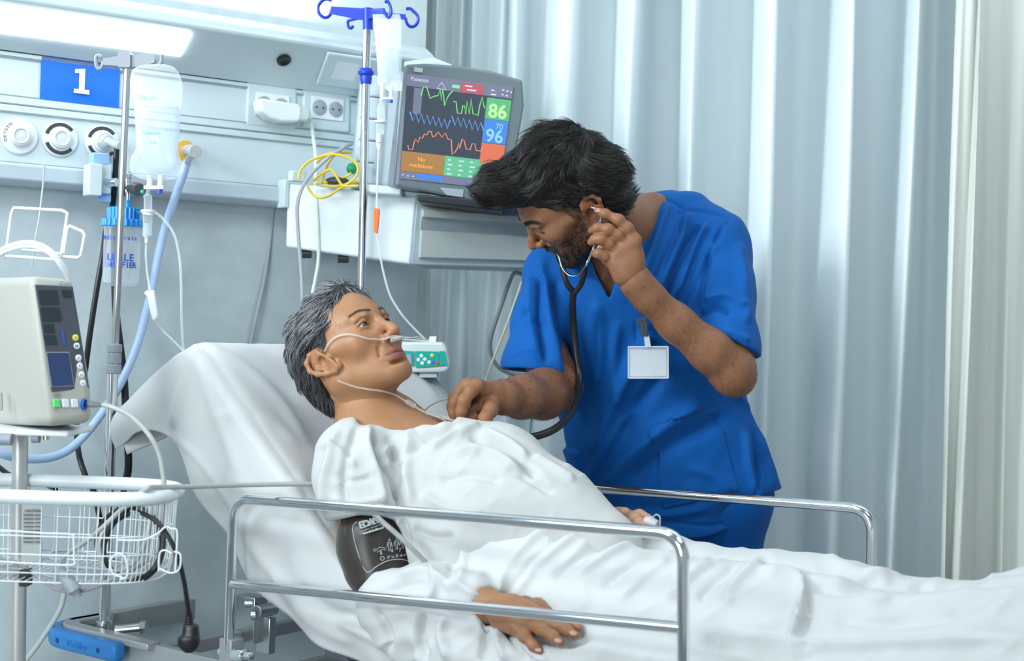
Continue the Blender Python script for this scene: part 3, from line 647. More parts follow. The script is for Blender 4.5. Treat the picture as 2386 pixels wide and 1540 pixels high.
slab('side_handle_recess', [P(x, y, 2.475) for x, y in ((-8,915),(6,914),(8,956),(-6,958))], -cF, .004, mat('recess_grey', (.35, .34, .3), .5), vm, .001)
# cuff hose from the port into the basket, then along to the arm
ch = thing('cuff_hose', 'grey rubber cuff hose arching from the monitor port to the brown arm cuff', 'hose', P(212, 942, 2.44))
MB().tube([P(206,941,2.455), P(222,943,2.44), P(240,943,2.43)], [.0062,.0052,.0042], 14).build('metal_plug', M_steel, ch)
tube('hose_run', ppath([(232,942,2.435),(262,949,2.42),(305,970,2.41),(345,1010,2.40),(370,1055,2.40),(380,1105,2.40),(383,1150,2.40),(379,1200,2.40),(372,1240,2.41)]), .0043, M_hosew, ch)
tube('hose_run', ppath([(325,1150,2.34),(345,1138,2.33),(365,1135,2.36),(440,1134,2.42),(560,1130,2.5),(680,1128,2.55),(750,1130,2.58),(800,1145,2.58),(845,1175,2.56),(890,1215,2.42),(925,1245,2.40),(965,1283,2.40),(1000,1318,2.42),(1022,1338,2.44)]), .0044, M_hosew, ch)
MB().tube([P(1018,1333,2.44), P(1036,1352,2.46)], [.0050, .0060], 14).build('hose_coupling', M_steel, ch)
# ---- trolley
tl = thing('monitor_trolley', 'white rolling trolley with wire basket carrying the vital signs monitor', 'trolley', Vector((P(40,1540,2.52).x, 2.52, 0)))
MB().tube([P(47,1005,2.52), P(41,1560,2.52)], .0138, 22).build('pole', mat('pole_silver', (.58,.58,.57), .35, .5), tl)
x_, y_, u_ = Vector((1,0,0)), Vector((0,1,0)), ZU
c = P(60,1000,2.52); MB().box(c, (.098,.075,.0055)).build('mounting_tray', M_white, tl, bevel=.003)
mb = MB(); mb.tube([P(-20,1022,2.44), P(28,1024,2.44)], .0105, 18); mb.build('clamp_knob', M_gplast, tl); MB().tube([P(75,1020,2.46), P(92,1020,2.46)], .009, 14).build('clamp_knob', M_gplast, tl)
mb = MB(); mb.tube([P(108,1003,2.46), P(108,1012,2.46)], .0075, 6); mb.tube([P(108,1012,2.46), P(108,1024,2.46)], .0055, 12); mb.build('brass_stud', mat('brass', (.6, .5, .3), .3, 1), tl)
slab('rating_label', [P(x,y,2.50) for x, y in ((52,1165),(100,1165),(97,1322),(50,1322))], -cF, .003, mat('label_grey', (.45,.48,.48), .45), tl)
for i in range(9): text('label_print', 'xxxxxx xxxx' if i else 'CAUTION', .0062, P(76, 1190+i*9, 2.495), (cR, cU, -cF), M_dark, tl)
BC = Vector((P(128,770,2.42).x, 2.42, 0)); bw, bd = .2115, .118
def plan(t, w, d, z, e=.62):
    c, s_ = math.cos(t), math.sin(t); return BC + Vector((w*math.copysign(abs(c)**e, c), d*math.copysign(abs(s_)**e, s_), z))
zr = .957
rim = MB(); rim.tube([plan(2*math.pi*k/72, bw, bd, zr-(.004 if True else 0)) for k in range(72)], .0118, 14, closed=True); rim.build('basket_rim', M_white, tl)
mb = MB(); zb = .815
for zz, sc in ((.945, 1), (.89, .985), (.86, .98), (.83, .97), (zb, .955)):
    mb.tube([plan(2*math.pi*k/64, bw*sc, bd*sc, zz) for k in range(64)], .0013, 5, closed=True)
for k in range(88):
    t = 2*math.pi*(k+.5)/88; mb.tube([plan(t, bw, bd, .95), plan(t, bw*.97, bd*.97, .83), plan(t, bw*.95, bd*.95, zb)], .0010, 5, cap=False)
for k in range(-16, 17):
    x = BC.x + k*.0125; h = bd*.955*(1-abs(k*.0125/(bw*.96))**3.2)**(1/3.2) if abs(k*.0125) < bw*.955 else 0
    if h > .01: mb.tube([Vector((x, BC.y-h, zb)), Vector((x, BC.y+h, zb))], .0010, 5, cap=False)
for pts in ([(0,1235),(100,1242),(165,1245),(171,1255),(172,1300),(165,1316),(60,1312),(0,1308)], [(275,1258),(330,1258),(365,1245),(385,1228),(400,1232),(412,1236),(412,1275),(408,1330)], [(285,1345),(262,1335),(258,1305),(275,1290),(292,1300),(297,1340),(280,1350)], [(370,1330),(372,1290),(385,1282),(400,1290)], [(405,1285),(420,1292),(418,1325),(398,1335),(372,1325)]):
    mb.tube(crom([P(x, y, 2.295) for x, y in pts], 5), .0016, 6)
mb.build('basket_wires', M_white, tl)
# ---- things in the basket
tag(tube('cable_coil', ppath([(250,1320,2.42),(232,1290,2.44),(228,1250,2.46),(248,1210,2.46),(285,1186,2.45),(315,1182,2.44),(350,1200,2.42),(375,1235,2.38),(378,1280,2.36),(360,1325,2.34),(320,1350,2.36),(260,1330,2.40),(240,1280,2.43),(262,1220,2.45),(300,1195,2.44)]), .0058, M_blk), 'thick black mains cable coiled in the wire basket', 'cable')
pc = thing('mains_lead', 'black mains lead with plug dangling over the basket edge', 'cable', P(440, 1430, 2.38))
tube('lead', ppath([(330,1195,2.33),(365,1215,2.31),(395,1255,2.30),(415,1300,2.30),(428,1350,2.31),(436,1400,2.32),(441,1440,2.33)]), .0040, M_blk, pc)
mb = MB(); mb.tube(ppath([(440,1425,2.33),(441,1455,2.33)]), [.0048,.0072], 12)
for k in range(5): mb.tube(ppath([(440,1428+k*6,2.33),(440,1431+k*6,2.33)]), .0058+.0005*k, 12)
mb.build('strain_relief', M_blk, pc)
loftpx('plug_body', [(1453,428,453,2.33,.007),(1458,427,462,2.33,.010),(1478,424,464,2.33,.012),(1484,416,465,2.33,.014),(1500,415,465,2.33,.014),(1512,424,458,2.33,.012),(1519,432,450,2.33,.008)], M_blk, pc, pw=.7)
mb = MB(); 
for dx in (-10, 10): mb.tube(ppath([(440+dx,1508,2.345),(440+dx,1527,2.345)]), .0022, 8)
def lead(name, rows, r, m, label): return tag(tube(name, ppath(rows), r, m), label, 'cable', 'sensor cables in the trolley basket')
lead('sensor_cable', [(375,1225,2.40),(368,1290,2.40),(345,1330,2.38),(300,1345,2.36),(250,1335,2.38),(232,1290,2.42),(240,1240,2.45),(270,1200,2.46),(330,1170,2.44),(350,1180,2.42),(345,1240,2.40),(320,1300,2.37),(285,1330,2.36)], .0045, M_hosew, 'thick grey hose coiled upright in the wire basket')
lead('sensor_cable', [(0,1300,2.40),(40,1312,2.38),(90,1345,2.35),(130,1372,2.33),(180,1378,2.32),(230,1365,2.33),(290,1335,2.35),(340,1310,2.38)], .0032, mat('lead_grey', (.35,.34,.36), .35), 'dark grey sensor lead lying along the basket bottom')
lead('sensor_cable', [(150,1310,2.36),(120,1300,2.38),(125,1285,2.42),(180,1285,2.46),(250,1300,2.46),(320,1310,2.44),(300,1330,2.38),(220,1325,2.36),(150,1320,2.36)], .0026, mat('lead_lilac', (.5,.5,.58), .35), 'thin lilac-grey lead looped flat in the basket')
lead('sensor_cable', [(140,1310,2.36),(165,1285,2.37),(200,1262,2.38),(240,1228,2.40),(280,1190,2.42),(310,1172,2.43)], .0040, M_hosew, 'grey hose running up out of the basket to the rim')
lead('sensor_cable', [(20,1325,2.36),(70,1330,2.36),(140,1350,2.34),(240,1355,2.35),(330,1340,2.38)], .0022, M_chrome, 'shiny thin lead stretched across the basket bottom')
pr = thing('temperature_probe', 'grey temperature probe handle poking through the basket wires', 'probe', P(160, 1350, 2.33))
MB().tube(crom(ppath([(135,1325,2.33),(150,1345,2.32),(170,1370,2.31),(182,1392,2.31)]), 4), [.010]*4+[.012]*6+[.007]*3, 14).build('probe_handle', M_gplast, pr)
MB().box(P(25, 1335, 2.38), (.025, .014, .011), hx, .004).build('sensor_clip', mat('clip_grey', (.4,.4,.38), .4), None)
tag(bpy.data.objects['sensor_clip'], 'blocky warm grey sensor clip lying in the basket', 'clip')
MB().box(P(60, 1345, 2.36), (.008, .010, .014), hx, .003).build('cable_connector', M_blk, None); tag(bpy.data.objects['cable_connector'], 'small black cable connector in the basket beside the grey clip', 'connector')
# ================================================================ BED
BO = Vector((-.615, 2.78, 0)); BL = Vector((.81, -.587, 0)).normalized(); BW = Vector((.587, .81, 0)).normalized()
def B(l, w, z): return BO + BL*l + BW*w + Vector((0, 0, z))
BOn, BLn, BWn = np.array(BO), np.array(BL), np.array(BW)
M_sheet = mat('white_sheet', (.62, .63, .63), .85, sheen=.15, bump=.10, bscale=700)
M_gown = mat('white_gown', (.53, .54, .53), .85, sheen=.15, bump=.10, bscale=900)
ztop = ipn([-.30,-.25,-.23,-.16,-.08,0,.1,.236,.37,.46,.55,.65,.9,2.2], [.99,1.02,1.05,1.11,1.17,1.206,1.125,1.005,.878,.805,.758,.745,.745,.745])
zhem = ipn([-.30,-.25,-.075,.073,.19,.343,.487,.7,1.2,2.2], [.96,.971,1.022,.883,.775,.686,.655,.60,.55,.55])
bed = thing('hospital_bed', 'grey-framed hospital bed with raised back, chrome side rails and blue corner bumper', 'hospital bed', B(.9, .3, 0))
dn = lambda px: 2.22/(1+.73*(px-1193)/3314)
dfar = lambda px: 3.1/(1+.73*(px-1193)/3314)
def rr(pts, r):                          # polyline with rounded corners
    pts = [Vector(p) for p in pts]; out = [pts[0]]
    for i in range(1, len(pts)-1):
        a, b, c = pts[i-1], pts[i], pts[i+1]; u = (a-b).normalized(); v = (c-b).normalized(); p0 = b+u*r; p1 = b+v*r
        for k in range(9):
            t = k/8; out.append(p0*(1-t)**2 + b*2*t*(1-t) + p1*t*t)
    return out+[pts[-1]]
sr = bpy.data.objects.new('side_rail', None); COL.objects.link(sr); bpy.data.objects.remove(sr)
def pz(px, py, d): return P(px, py, d)
near = rr([P(531,1560,dn(531)), P(544,1160,dn(544)), P(1592,1245,dn(1592)), P(1592,1600,dn(1592))], .042)
mb = MB(); mb.tube(near, .0093, 20); mb.tube([P(541,1360,dn(541)), P(1592,1464,dn(1592))], .0088, 18)
rail = mb.build('side_rail', M_chrome, bed, label='chrome side rail on the near side with two long bars')
far_ = rr([P(960,1500,dfar(960)), P(930,1103,dfar(930)), P(2031,1186,dfar(2031)), P(2031,1700,dfar(2031))], .045)
mb = MB(); mb.tube(far_, .0097, 20); mb.tube([P(940,1290,dfar(940)), P(2031,1400,dfar(2031))], .009, 18)
mb.build('side_rail', M_chrome, bed, label='chrome side rail on the far side where the nurse stands')
# frame: corner at the head, near side
cz = .608; C0 = Vector((P(130,1458,2.97).x, 2.97, 0)); off = C0-BO; l0, w0 = off.dot(BL), off.dot(BW)
mb = MB()
fax = (BL, BW, ZU)
mb.box(B(l0+1.12, w0+.02, cz-.028), (1.05, .010, .026), fax); mb.box(B(l0+1.12, w0+.68, cz-.028), (1.05, .010, .026), fax)
mb.build('side_member', M_alu, bed, bevel=.002)
mb = MB(); mb.box(B(l0+.0, w0+.36, cz-.022), (.012, .33, .024), fax); mb.box(B(l0+.20, w0+.36, cz-.05), (.012, .33, .014), fax); mb.box(B(l0+.36, w0+.36, cz-.10), (.012, .33, .016), fax)
mb.build('cross_member', M_alu, bed, bevel=.002)
# bumper: rounded corner wrap
def corner(w_in, w_out, z0, z1, n=14, l_in=.30):
    path = [(l_in, 0)] + [(.055-.055*math.sin(t), .055-.055*math.cos(t)) for t in np.linspace(0, math.pi/2, n)] + [(0, .13)]
    rows = []
    for (a, b) in path: rows.append((a, b))
    nrm = []
    for i in range(len(path)):
        p, q = path[max(i-1,0)], path[min(i+1,len(path)-1)]; dx, dy = q[0]-p[0], q[1]-p[1]; m = math.hypot(dx, dy); nrm.append((dy/m, -dx/m))
    out = []
    for (a, b), (nx, ny) in zip(path, nrm):
        sgn = 1 if (nx*(a-.15)+ny*(b-.15)) > 0 else -1; nx *= sgn; ny *= sgn
        out.append([B(l0+a-nx*w_in, w0+b-ny*w_in, z0), B(l0+a+nx*w_out, w0+b+ny*w_out, z0), B(l0+a+nx*w_out, w0+b+ny*w_out, z1), B(l0+a-nx*w_in, w0+b-ny*w_in, z1)])
    mb = MB().grid(out, True); k = len(out); mb.f.append((3,2,1,0)); mb.f.append(tuple((k-1)*4+i for i in range(4))); return mb
bp = corner(-.004, .036, cz-.043, cz-.004, l_in=.235).build('corner_bumper', mat('bumper_blue', (.03, .22, .58), .35), bed, bevel=.011, seg=4, label='bright blue rounded corner bumper')
corner(.026, .008, cz-.012, cz+.002, l_in=.30).build('corner_bracket', M_alu, bed, bevel=.003)
for l_ in (.055, .185):
    MB().tube([B(l0+l_, w0-.0365, cz-.024), B(l0+l_, w0-.030, cz-.024)], .0055, 14).build('bumper_screw', mat('screw_hole_blue', (.01, .05, .22), .5), bp)
text('bumper_lettering', 'Mobilier', .020, B(l0+.12, w0-.0365, cz-.024), (BL, ZU, -BW), mat('bumper_deep_blue', (.03, .2, .55), .4), bp, .0006)
mb = MB(); sp = P(243,1452,DP); mb.tube([Vector((sp.x, sp.y, cz-.03)), Vector((sp.x, sp.y, sp.z+.004))], .017, 20); mb.box(Vector((sp.x, sp.y, cz-.03)), (.05, .035, .004), fax); mb.build('stand_socket', M_steel, bed, bevel=.001)
mb = MB(); mb.tube([P(270,1468,2.9), P(330,1462,2.9)], .010, 14); mb.tube([P(328,1462,2.9), P(341,1461,2.9)], .014, 6); mb.build('socket_bolt', M_steel, bed)
mb = MB(); mb.tube([P(585,1432,3.0), P(600,1431,3.0)], .013, 16); mb.tube([P(598,1425,3.05), P(640,1418,3.1)], .014, 16); mb.tube([P(570,1405,3.1), P(596,1405,3.1)], .010, 12); mb.box(P(585,1440,3.12), (.03, .02, .05), fax); mb.box(P(620,1478,3.1), (.02, .01, .04), fax); mb.build('hinge_fitting', M_steel, bed, bevel=.002)
mb = MB(); mb.box(P(539,1519,dn(539)+.01), (.016, .016, .026), fax); mb.build('rail_socket', M_alu, bed, bevel=.002)
mb = MB(); mb.tube([P(548,1526,dn(548)-.01), P(572,1528,dn(570)-.02)], .012, 16); mb.tube([P(570,1528,dn(570)-.02), P(586,1529,dn(586)-.025)], .008, 6); mb.tube([P(524,1520,dn(524)), P(514,1519,dn(514))], .009, 12); mb.build('rail_lock', M_chrome, bed, bevel=.001)
# back section board and its strut (seen below the hanging sheet)
mb = MB(); vs = [B(.10,.04,.955), B(.10,.6,.955), B(.46,.6,.665), B(.46,.04,.665)]; mb.add(vs+[v-Vector((0,0,.02)) for v in vs], [(0,1,2,3),(7,6,5,4),(0,4,5,1),(1,5,6,2),(2,6,7,3),(3,7,4,0)]); mb.box(B(1.3,.32,.62), (.8,.28,.012), fax)
mb.build('deck', mat('deck_grey', (.2,.22,.23), .5), bed)
mb = MB(); mb.tube([P(762,1475,2.80), P(842,1560,2.72)], .016, 12, flat=.5); mb.box(P(800,1518,2.7), (.03,.02,.013), fax, .004); mb.tube([P(815,1525,2.68), P(900,1535,2.6)], .010, 12); mb.build('lift_strut', mat('strut_grey', (.13,.14,.16), .45), bed, bevel=.002)
mt = MB(); out = []
for l_ in np.linspace(-.17, 2.0, 40): z = float(ztop(l_))-.062; zb_ = max(z-.085, min(float(zhem(l_))+.02, z-.02)) if l_ < .3 else z-.085; wf = .60-.22*min(max((.045-l_)/.09, 0), 1); out.append([B(l_,.02,z), B(l_,wf,z), B(l_,wf,zb_), B(l_,.02,zb_)])
mt.grid(out, True); mt.f.append((3,2,1,0)); mt.f.append(tuple(39*4+i for i in range(4))); tag(mt.build('mattress', mat('mattress_cover', (.5,.56,.6), .5)), 'mattress hidden under the white fitted sheet with its back section raised', 'mattress')
# fitted sheet over the raised back
def wlim(l): return .62-.22*np.clip((.045-l)/.09, 0, 1)
Lm = np.linspace(-.222, 2.0, 330); Um = np.concatenate([np.linspace(0, 1, 34), 1+np.linspace(0, 1, 82)[1:], 2+np.linspace(0, 1, 12)[1:]])
LL, UU = np.meshgrid(Lm, Um, indexing='ij'); ZT = ztop(LL); ZH = zhem(LL)
WW = np.where(UU < 1, -.018-.012*np.sin(UU*np.pi), np.where(UU < 2, (UU-1)*wlim(LL), wlim(LL)+.015)); ZZ = np.where(UU < 1, ZH + (ZT-.012-ZH)*UU, np.where(UU < 2, ZT, ZT-(UU-2)*.2))
e = np.minimum(np.abs(UU-1), 1)*.62; rd = np.where(UU >= 1, np.exp(-((UU-1)*.62/.018)**2)*.010, 0); ZZ -= rd
ed = np.where(UU >= 1, np.exp(-((2-UU)*.62/.02)**2)*.01*(UU < 2), 0); ZZ -= ed
ZZ -= .035*np.exp(-((LL-.22)/.16)**2-((WW-.19)/.15)**2)*(UU > 1)*(UU < 2)
X3 = np.stack([LL*9, WW*7+LL*5, UU*0+3.3], -1).reshape(-1, 3); X4 = np.stack([LL*30+WW*14, WW*26-LL*10, UU*0+1.3], -1).reshape(-1, 3)
nz = (noise3(X3, 3)-.5)*.016 + (noise3(X4, 5)-.5)*.004; top_ = (UU.ravel() > 1).astype(float)
WW = WW.ravel() - nz*1.3*(1-top_) - .010*np.sin(LL.ravel()*38+UU.ravel()*2)*(1-UU.ravel()).clip(0, 1)*(1-top_); ZZ = ZZ.ravel() + nz*top_*.8
V = BOn + BLn*LL.ravel()[:, None] + BWn*WW[:, None] + np.array([0,0,1.])*ZZ[:, None]
n0, n1 = LL.shape; I = np.arange(n0*n1).reshape(n0, n1)
F = np.stack([I[:-1,:-1].ravel(), I[1:,:-1].ravel(), I[1:,1:].ravel(), I[:-1,1:].ravel()], 1)
N = vnormals(V, F)
if (N[:, 2].mean()) < 0: F = F[:, ::-1]; N = -N
V = folds(V, N, [([(455,800),(440,860),(415,930),(400,1000)], .010, 8), ([(452,812),(480,900),(520,1010),(590,1180)], .005, 14), ([(460,805),(550,840),(650,930),(720,1040)], .006, 12), ([(500,980),(560,960),(640,985),(700,1040)], .004, 12),
 ([(400,1010),(470,1080),(560,1210)], .004, 8), ([(560,1200),(600,1290),(700,1400)], .008, 14), ([(690,1360),(760,1420),(830,1440),(900,1430)], -.010, 16), ([(640,1330),(720,1440),(830,1500)], .008, 16), ([(520,1120),(640,1150),(720,1110)], .005, 18), ([(780,1440),(860,1480),(930,1520)], .010, 14)])
fs = thing('fitted_sheet', 'white fitted sheet pulled over the raised mattress back with its corner flap hanging', 'sheet', B(0, .3, 1))
o = link('sheet_cloth', mesh_np('sheet_cloth', V, F), fs, M_sheet); solid(o, .004)
# turned-under corner flap at the head end
rows = []
for t in np.linspace(0, 1, 10):
    a = P(272,985,2.895).lerp(P(299,1058,2.90), t); b = P(345,955,2.90).lerp(P(352,1036,2.88), t); c = P(432,925,2.88).lerp(P(405,1010,2.84), t)
    rows.append(crom([a, b, c], 5))
o = MB().grid(rows).build('corner_flap', M_sheet, fs, angle=180); solid(o, .005)
# ================================================================ CABINET, PATIENT MONITOR, BLUE DRIP STAND, PUMP
def hexa(mb, fr, back):                  # front quad and back quad (TL, TR, BR, BL each)
    return mb.add(list(fr)+list(back), [(0,1,2,3),(7,6,5,4),(0,4,5,1),(1,5,6,2),(2,6,7,3),(3,7,4,0)])
cab = thing('drawer_cabinet', 'white wall-hung cabinet with grey drawer carrying the patient monitor', 'cabinet', P(900, 600, 3.4))
dA, dB, dC = 3.27, 3.24, 3.38
tA, tB, bA, bB = P(669,426,dA), P(971,458,dB), P(664,576,dA), P(956,616,dB)
tC, bC = P(1345,486,dC), P(1330,630,dC)
bk = Vector((.0, .26, 0)); bkA = wN*-.06
mb = MB(); hexa(mb, (tA, tB, bB, bA), (tA+Vector((.02,.05,0)), tB+Vector((.03,.20,0)), bB+Vector((.03,.20,0)), bA+Vector((.02,.05,0)))); mb.build('side_cover', mat('cover_white', (.72,.80,.83), .4), cab, bevel=.006, seg=3)
mb = MB(); hexa(mb, (tB, tC, bC, bB), (tB+Vector((.02,.20,0)), tC+Vector((0,.2,0)), bC+Vector((0,.2,0)), bB+Vector((.02,.20,0)))); mb.build('cabinet_body', mat('cabinet_grey', (.38,.46,.50), .45), cab, bevel=.004)
kx, ki, kz = frame3(tB, tC-tB, tB-bB); kn = -ki
def KF(px, py, lift=.001):
    d = ray(px, py); o = tB+kn*lift; return CAM + d*((o-CAM).dot(kn)/d.dot(kn))
M_drw = mat('drawer_grey', (.42,.48,.46), .45)
dr = slab('drawer', [KF(x, y, .0) for x, y in ((981,484),(1325,507),(1318,612),(974,602))], kn, .004, M_drw, cab, .002)
slab('drawer_top_lip', [KF(x, y, .004) for x, y in ((983,488),(1324,511),(1322,528),(982,506))], kn, .010, M_drw, dr, .002)
slab('drawer_grip', [KF(x, y, .004) for x, y in ((982,508),(1322,530),(1320,556),(980,535))], kn, .0005, mat('grip_shadow_grey', (.26,.32,.34), .5), dr, 0, label='recessed grip strip with its shade put into the grey')  # shade of the recess put into this darker grey
slab('drawer_face', [KF(x, y, .004) for x, y in ((980,537),(1320,558),(1316,610),(975,600))], kn, .008, M_drw, dr, .002)
mb = MB(); hexa(mb, [P(x, y, dB-.02) for x, y in ((969,455),(1345,482),(1345,492),(971,463))], [P(x, y, dB+.2) for x, y in ((969,455),(1345,482),(1345,492),(971,463))]); mb.build('top_board', mat('cabinet_grey', (.38,.46,.50), .45), cab, bevel=.003)
MB().box(P(660, 452, dA+.01), (.006,.02,.032), ax=(wT,-wN,ZU)).build('hanging_bracket', M_panel, cab, bevel=.002)
for x, y in ((713, 590), (800, 601)):
    MB().tube([P(x-12, y, dA+.05), P(x+12, y, dA+.05)], .012, 14).build('underside_bracket', M_dark, cab)
MB().box(P(691, 411, 3.27), (.016,.012,.012), (wT,-wN,ZU)).build('junction_box', M_panel, None, bevel=.002); tag(bpy.data.objects['junction_box'], 'tiny white junction box standing on the cabinet corner by the yellow cables', 'box')
# ---- module rack
mr = thing('module_rack', 'white rack of five stacked plug-in modules behind the blue drip stand', 'module rack', P(860, 430, 3.3))
for i in range(5):
    y0, y1 = 172+i*51, 221+i*51; s0, s1 = -(y0-172)*.075, -(y1-172)*.075
    mb = MB(); f_ = [P(846+s0, y0+1, 3.27), P(908+s0, y0+7, 3.29), P(908+s1, y1+7, 3.29), P(846+s1, y1+1, 3.27)]; hexa(mb, f_, [v+Vector((-.022, .14, 0)) for v in f_]); m_ = mb.build('plug_in_module', M_panel, mr, bevel=.004)
mb = MB(); q = [P(846, 168, 3.28), P(908, 175, 3.30), P(886, 440, 3.30), P(824, 434, 3.28)]; hexa(mb, [v+Vector((-.006,.02,0)) for v in q], [v+Vector((-.03,.16,0)) for v in q]); mb.build('rack_housing', M_panel2, mr, bevel=.004)
mb = MB(); q = [P(850, 428, 3.2), P(936, 436, 3.2), P(934, 456, 3.2), P(848, 448, 3.2)]; hexa(mb, q, [v+Vector((0,.14,0)) for v in q]); mb.build('rack_foot', M_panel, mr, bevel=.004)
# ---- patient monitor
pm = thing('patient_monitor', 'grey bedside monitor showing coloured vital sign curves and the numbers 86 and 96', 'medical monitor', P(1050, 470, 3.25))
mx, mi, mu = frame3(P(1060,300,3.2), P(1208,192,3.24)-P(938,154,3.16), P(938,154,3.16)-P(916,436,3.16)); mn = -mi
mo = P(938,154,3.16)
def MF(px, py, lift=0.):
    d = ray(px, py); o = mo+mn*lift; return CAM + d*((o-CAM).dot(mn)/d.dot(mn))
M_bez = mat('bezel_grey', (.15,.19,.21), .4)
ol = [(938,155),(985,153),(1060,158),(1140,171),(1208,191),(1212,250),(1190,380),(1172,480),(1120,476),(1010,455),(914,436)]
slab('bezel', [MF(x, y, -.03) for x, y in ol], mn, .034, M_bez, pm, .006)
sd_ = MB(); hexa(sd_, [MF(x, y, -.012) for x, y in ((934,162),(1205,195),(1168,470),(912,434))], [MF(x, y, -.012)+mi*.13+Vector((-.02,0,0)) for x, y in ((934,175),(1180,210),(1150,450),(908,430))]); sd_.build('monitor_housing', mat('housing_pale', (.38,.44,.48), .4), pm, bevel=.012, seg=3)
mb = MB(); mb.tube([MF(945,156,-.06), MF(1010,150,-.06), MF(1050,160,-.06)], [.012,.016,.010], 12); mb.build('carry_handle', M_panel, pm)
slab('bezel_side_strip', [MF(x, y, -.004) for x, y in ((928,200),(936,158),(916,434),(901,432))], mn, .003, mat('side_strip_grey', (.28,.33,.38), .4), pm, .002)
slab('maker_badge', [MF(x, y, .004) for x, y in ((1024,437),(1081,442),(1078,460),(1040,455))], mn, .002, mat('badge_grey', (.35,.42,.45), .35), pm, .001)
mb = MB(); mb.box(MF(975,163,.006), (.010,.001,.005), (mx, mi, mu)); mb.build('corner_emblem', mat('emblem_pale', (.4,.55,.52), .4), pm)
mb = MB(); q = [P(968,452,3.14), P(1175,470,3.16), P(1170,492,3.16), P(975,470,3.14)]; hexa(mb, q, [v+Vector((0,.14,0)) for v in q]); mb.build('monitor_foot', mat('foot_dark', (.02,.025,.028), .4), pm, bevel=.004)
def emi(name, c, s=1.): return mat(name, tuple(v*.3 for v in c), .35, emit=c, es=s)
TLs, TRs, BLs = (949,171), (1196,203), (932,416)
BRs = (1163, 441)
def uv(u, v): return ((1-u)*(1-v)*TLs[0]+u*(1-v)*TRs[0]+(1-u)*v*BLs[0]+u*v*BRs[0], (1-u)*(1-v)*TLs[1]+u*(1-v)*TRs[1]+(1-u)*v*BLs[1]+u*v*BRs[1])
scn = slab('screen', [MF(*uv(*q), .0045) for q in ((0,0),(1,0),(1,1),(0,1))], mn, .001, emi('screen_slate', (.045,.06,.085)), pm, 0)
def sq(name, u0, v0, u1, v1, m, lift=.006): return slab(name, [MF(*uv(*q), lift) for q in ((u0,v0),(u1,v0),(u1,v1),(u0,v1))], mn, .0004, m, scn, 0)
lav = emi('screen_lavender', (.16,.18,.27)); wh_ = emi('screen_white', (.6,.65,.75)); grn = emi('screen_green', (.10,.42,.18)); blu = emi('screen_blue', (.06,.22,.65))
sq('header_bar', 0, 0, 1, .115, lav); sq('alarm_box', .51, .015, .73, .115, emi('screen_red', (.42,.10,.13)), .0066); sq('green_lamp', .43, .05, .50, .08, emi('lamp_green', (.2,.8,.25)), .0066)
sq('rate_panel', .77, .13, 1, .335, grn); sq('saturation_panel', .77, .338, 1, .565, blu); sq('pressure_panel', .77, .57, 1, .775, emi('screen_coral', (.62,.16,.09)))
sq('therapy_panel', 0, .735, .425, .925, emi('screen_brown', (.36,.19,.07))); sq('table_panel', .428, .735, .80, .925, emi('screen_mint', (.12,.45,.26))); sq('footer_bar', 0, .928, 1, 1, lav); sq('footer_key', .17, .93, .42, .985, blu, .0066); sq('grey_box', .075, .125, .155, .37, emi('screen_grey', (.15,.19,.24)))
sax = (mx, mu, mn)
text('readout', '86', .044, MF(*uv(.885,.26), .008), sax, emi('readout_green', (.45,.95,.35)), scn, bold=.0008)
text('readout', '96', .042, MF(*uv(.885,.50), .008), sax, emi('readout_blue', (.25,.55,.95)), scn, bold=.0006)
text('readout', '70', .018, MF(*uv(.92,.40), .008), sax, emi('readout_blue', (.25,.55,.95)), scn)
text('screen_text', 'No', .013, MF(*uv(.20,.80), .008), sax, emi('text_orange', (.85,.45,.1)), scn); text('screen_text', 'medicione', .013, MF(*uv(.20,.86), .008), sax, emi('text_orange', (.85,.45,.1)), scn)
text('screen_text', 'Paciente', .012, MF(*uv(.12,.045), .008), sax, wh_, scn)
mb = MB()
for (u, v, w) in [(.55,.04,.07),(.57,.075,.09),(.80,.05,.03),(.80,.09,.05),(.90,.035,.02),(.94,.04,.02),(.98,.045,.015),(.90,.08,.02),(.94,.085,.02)]+[(.46+.11*c, .765+.045*r, .03+.02*((r+c) % 2)) for r in range(4) for c in range(3)]+[(.02,.955,.012),(.07,.96,.016),(.12,.96,.016),(.86,.955,.05)]:
    q = [MF(*uv(a, b), .0072) for a, b in ((u,v),(u+w,v),(u+w,v+.012),(u,v+.012))]; mb.add(q, [(0,1,2,3)])
mb.build('screen_print', wh_, scn, smooth=False)['kind'] = 'stuff'
tri = [uv(.33,.045), uv(.375,.11), uv(.29,.105)]; MB().tube([MF(*tri[0], .008), MF(*tri[1], .008), MF(*tri[2], .008)], .001, 6, closed=True).build('alarm_triangle', wh_, scn)
def curve(name, pts, m, r=.0011): 
    pts = [MF(600+x/3.209, y/3.209, .0072) for x, y in pts]; MB().tube(pts, r, 5).build(name, m, scn)
cg = emi('curve_green', (.22,.75,.25)); cb = emi('curve_blue', (.15,.35,.75)); co_ = emi('curve_orange', (.8,.28,.15))
curve('heart_curve', [(1225,715),(1240,652),(1265,650),(1280,700),(1290,735),(1320,720),(1350,715),(1365,672),(1375,750),(1385,668),(1400,790),(1420,730),(1440,700),(1460,680)], cg)
curve('heart_curve', [(1465,760),(1485,760),(1495,845),(1525,850),(1535,790),(1548,790),(1556,855),(1568,755),(1583,852),(1598,740),(1610,850),(1650,862),(1662,790),(1680,725),(1692,790),(1702,810)], cg)
curve('breath_curve', [(1140+i*21.5, 868+i*4.6+(-33 if i % 2 == 0 else 33)) for i in range(15)], cb, .0014); curve('breath_curve', [(1455+i*21.5, 900+i*4.6+(-33 if i % 2 == 0 else 33)) for i in range(12)], cb, .0014)
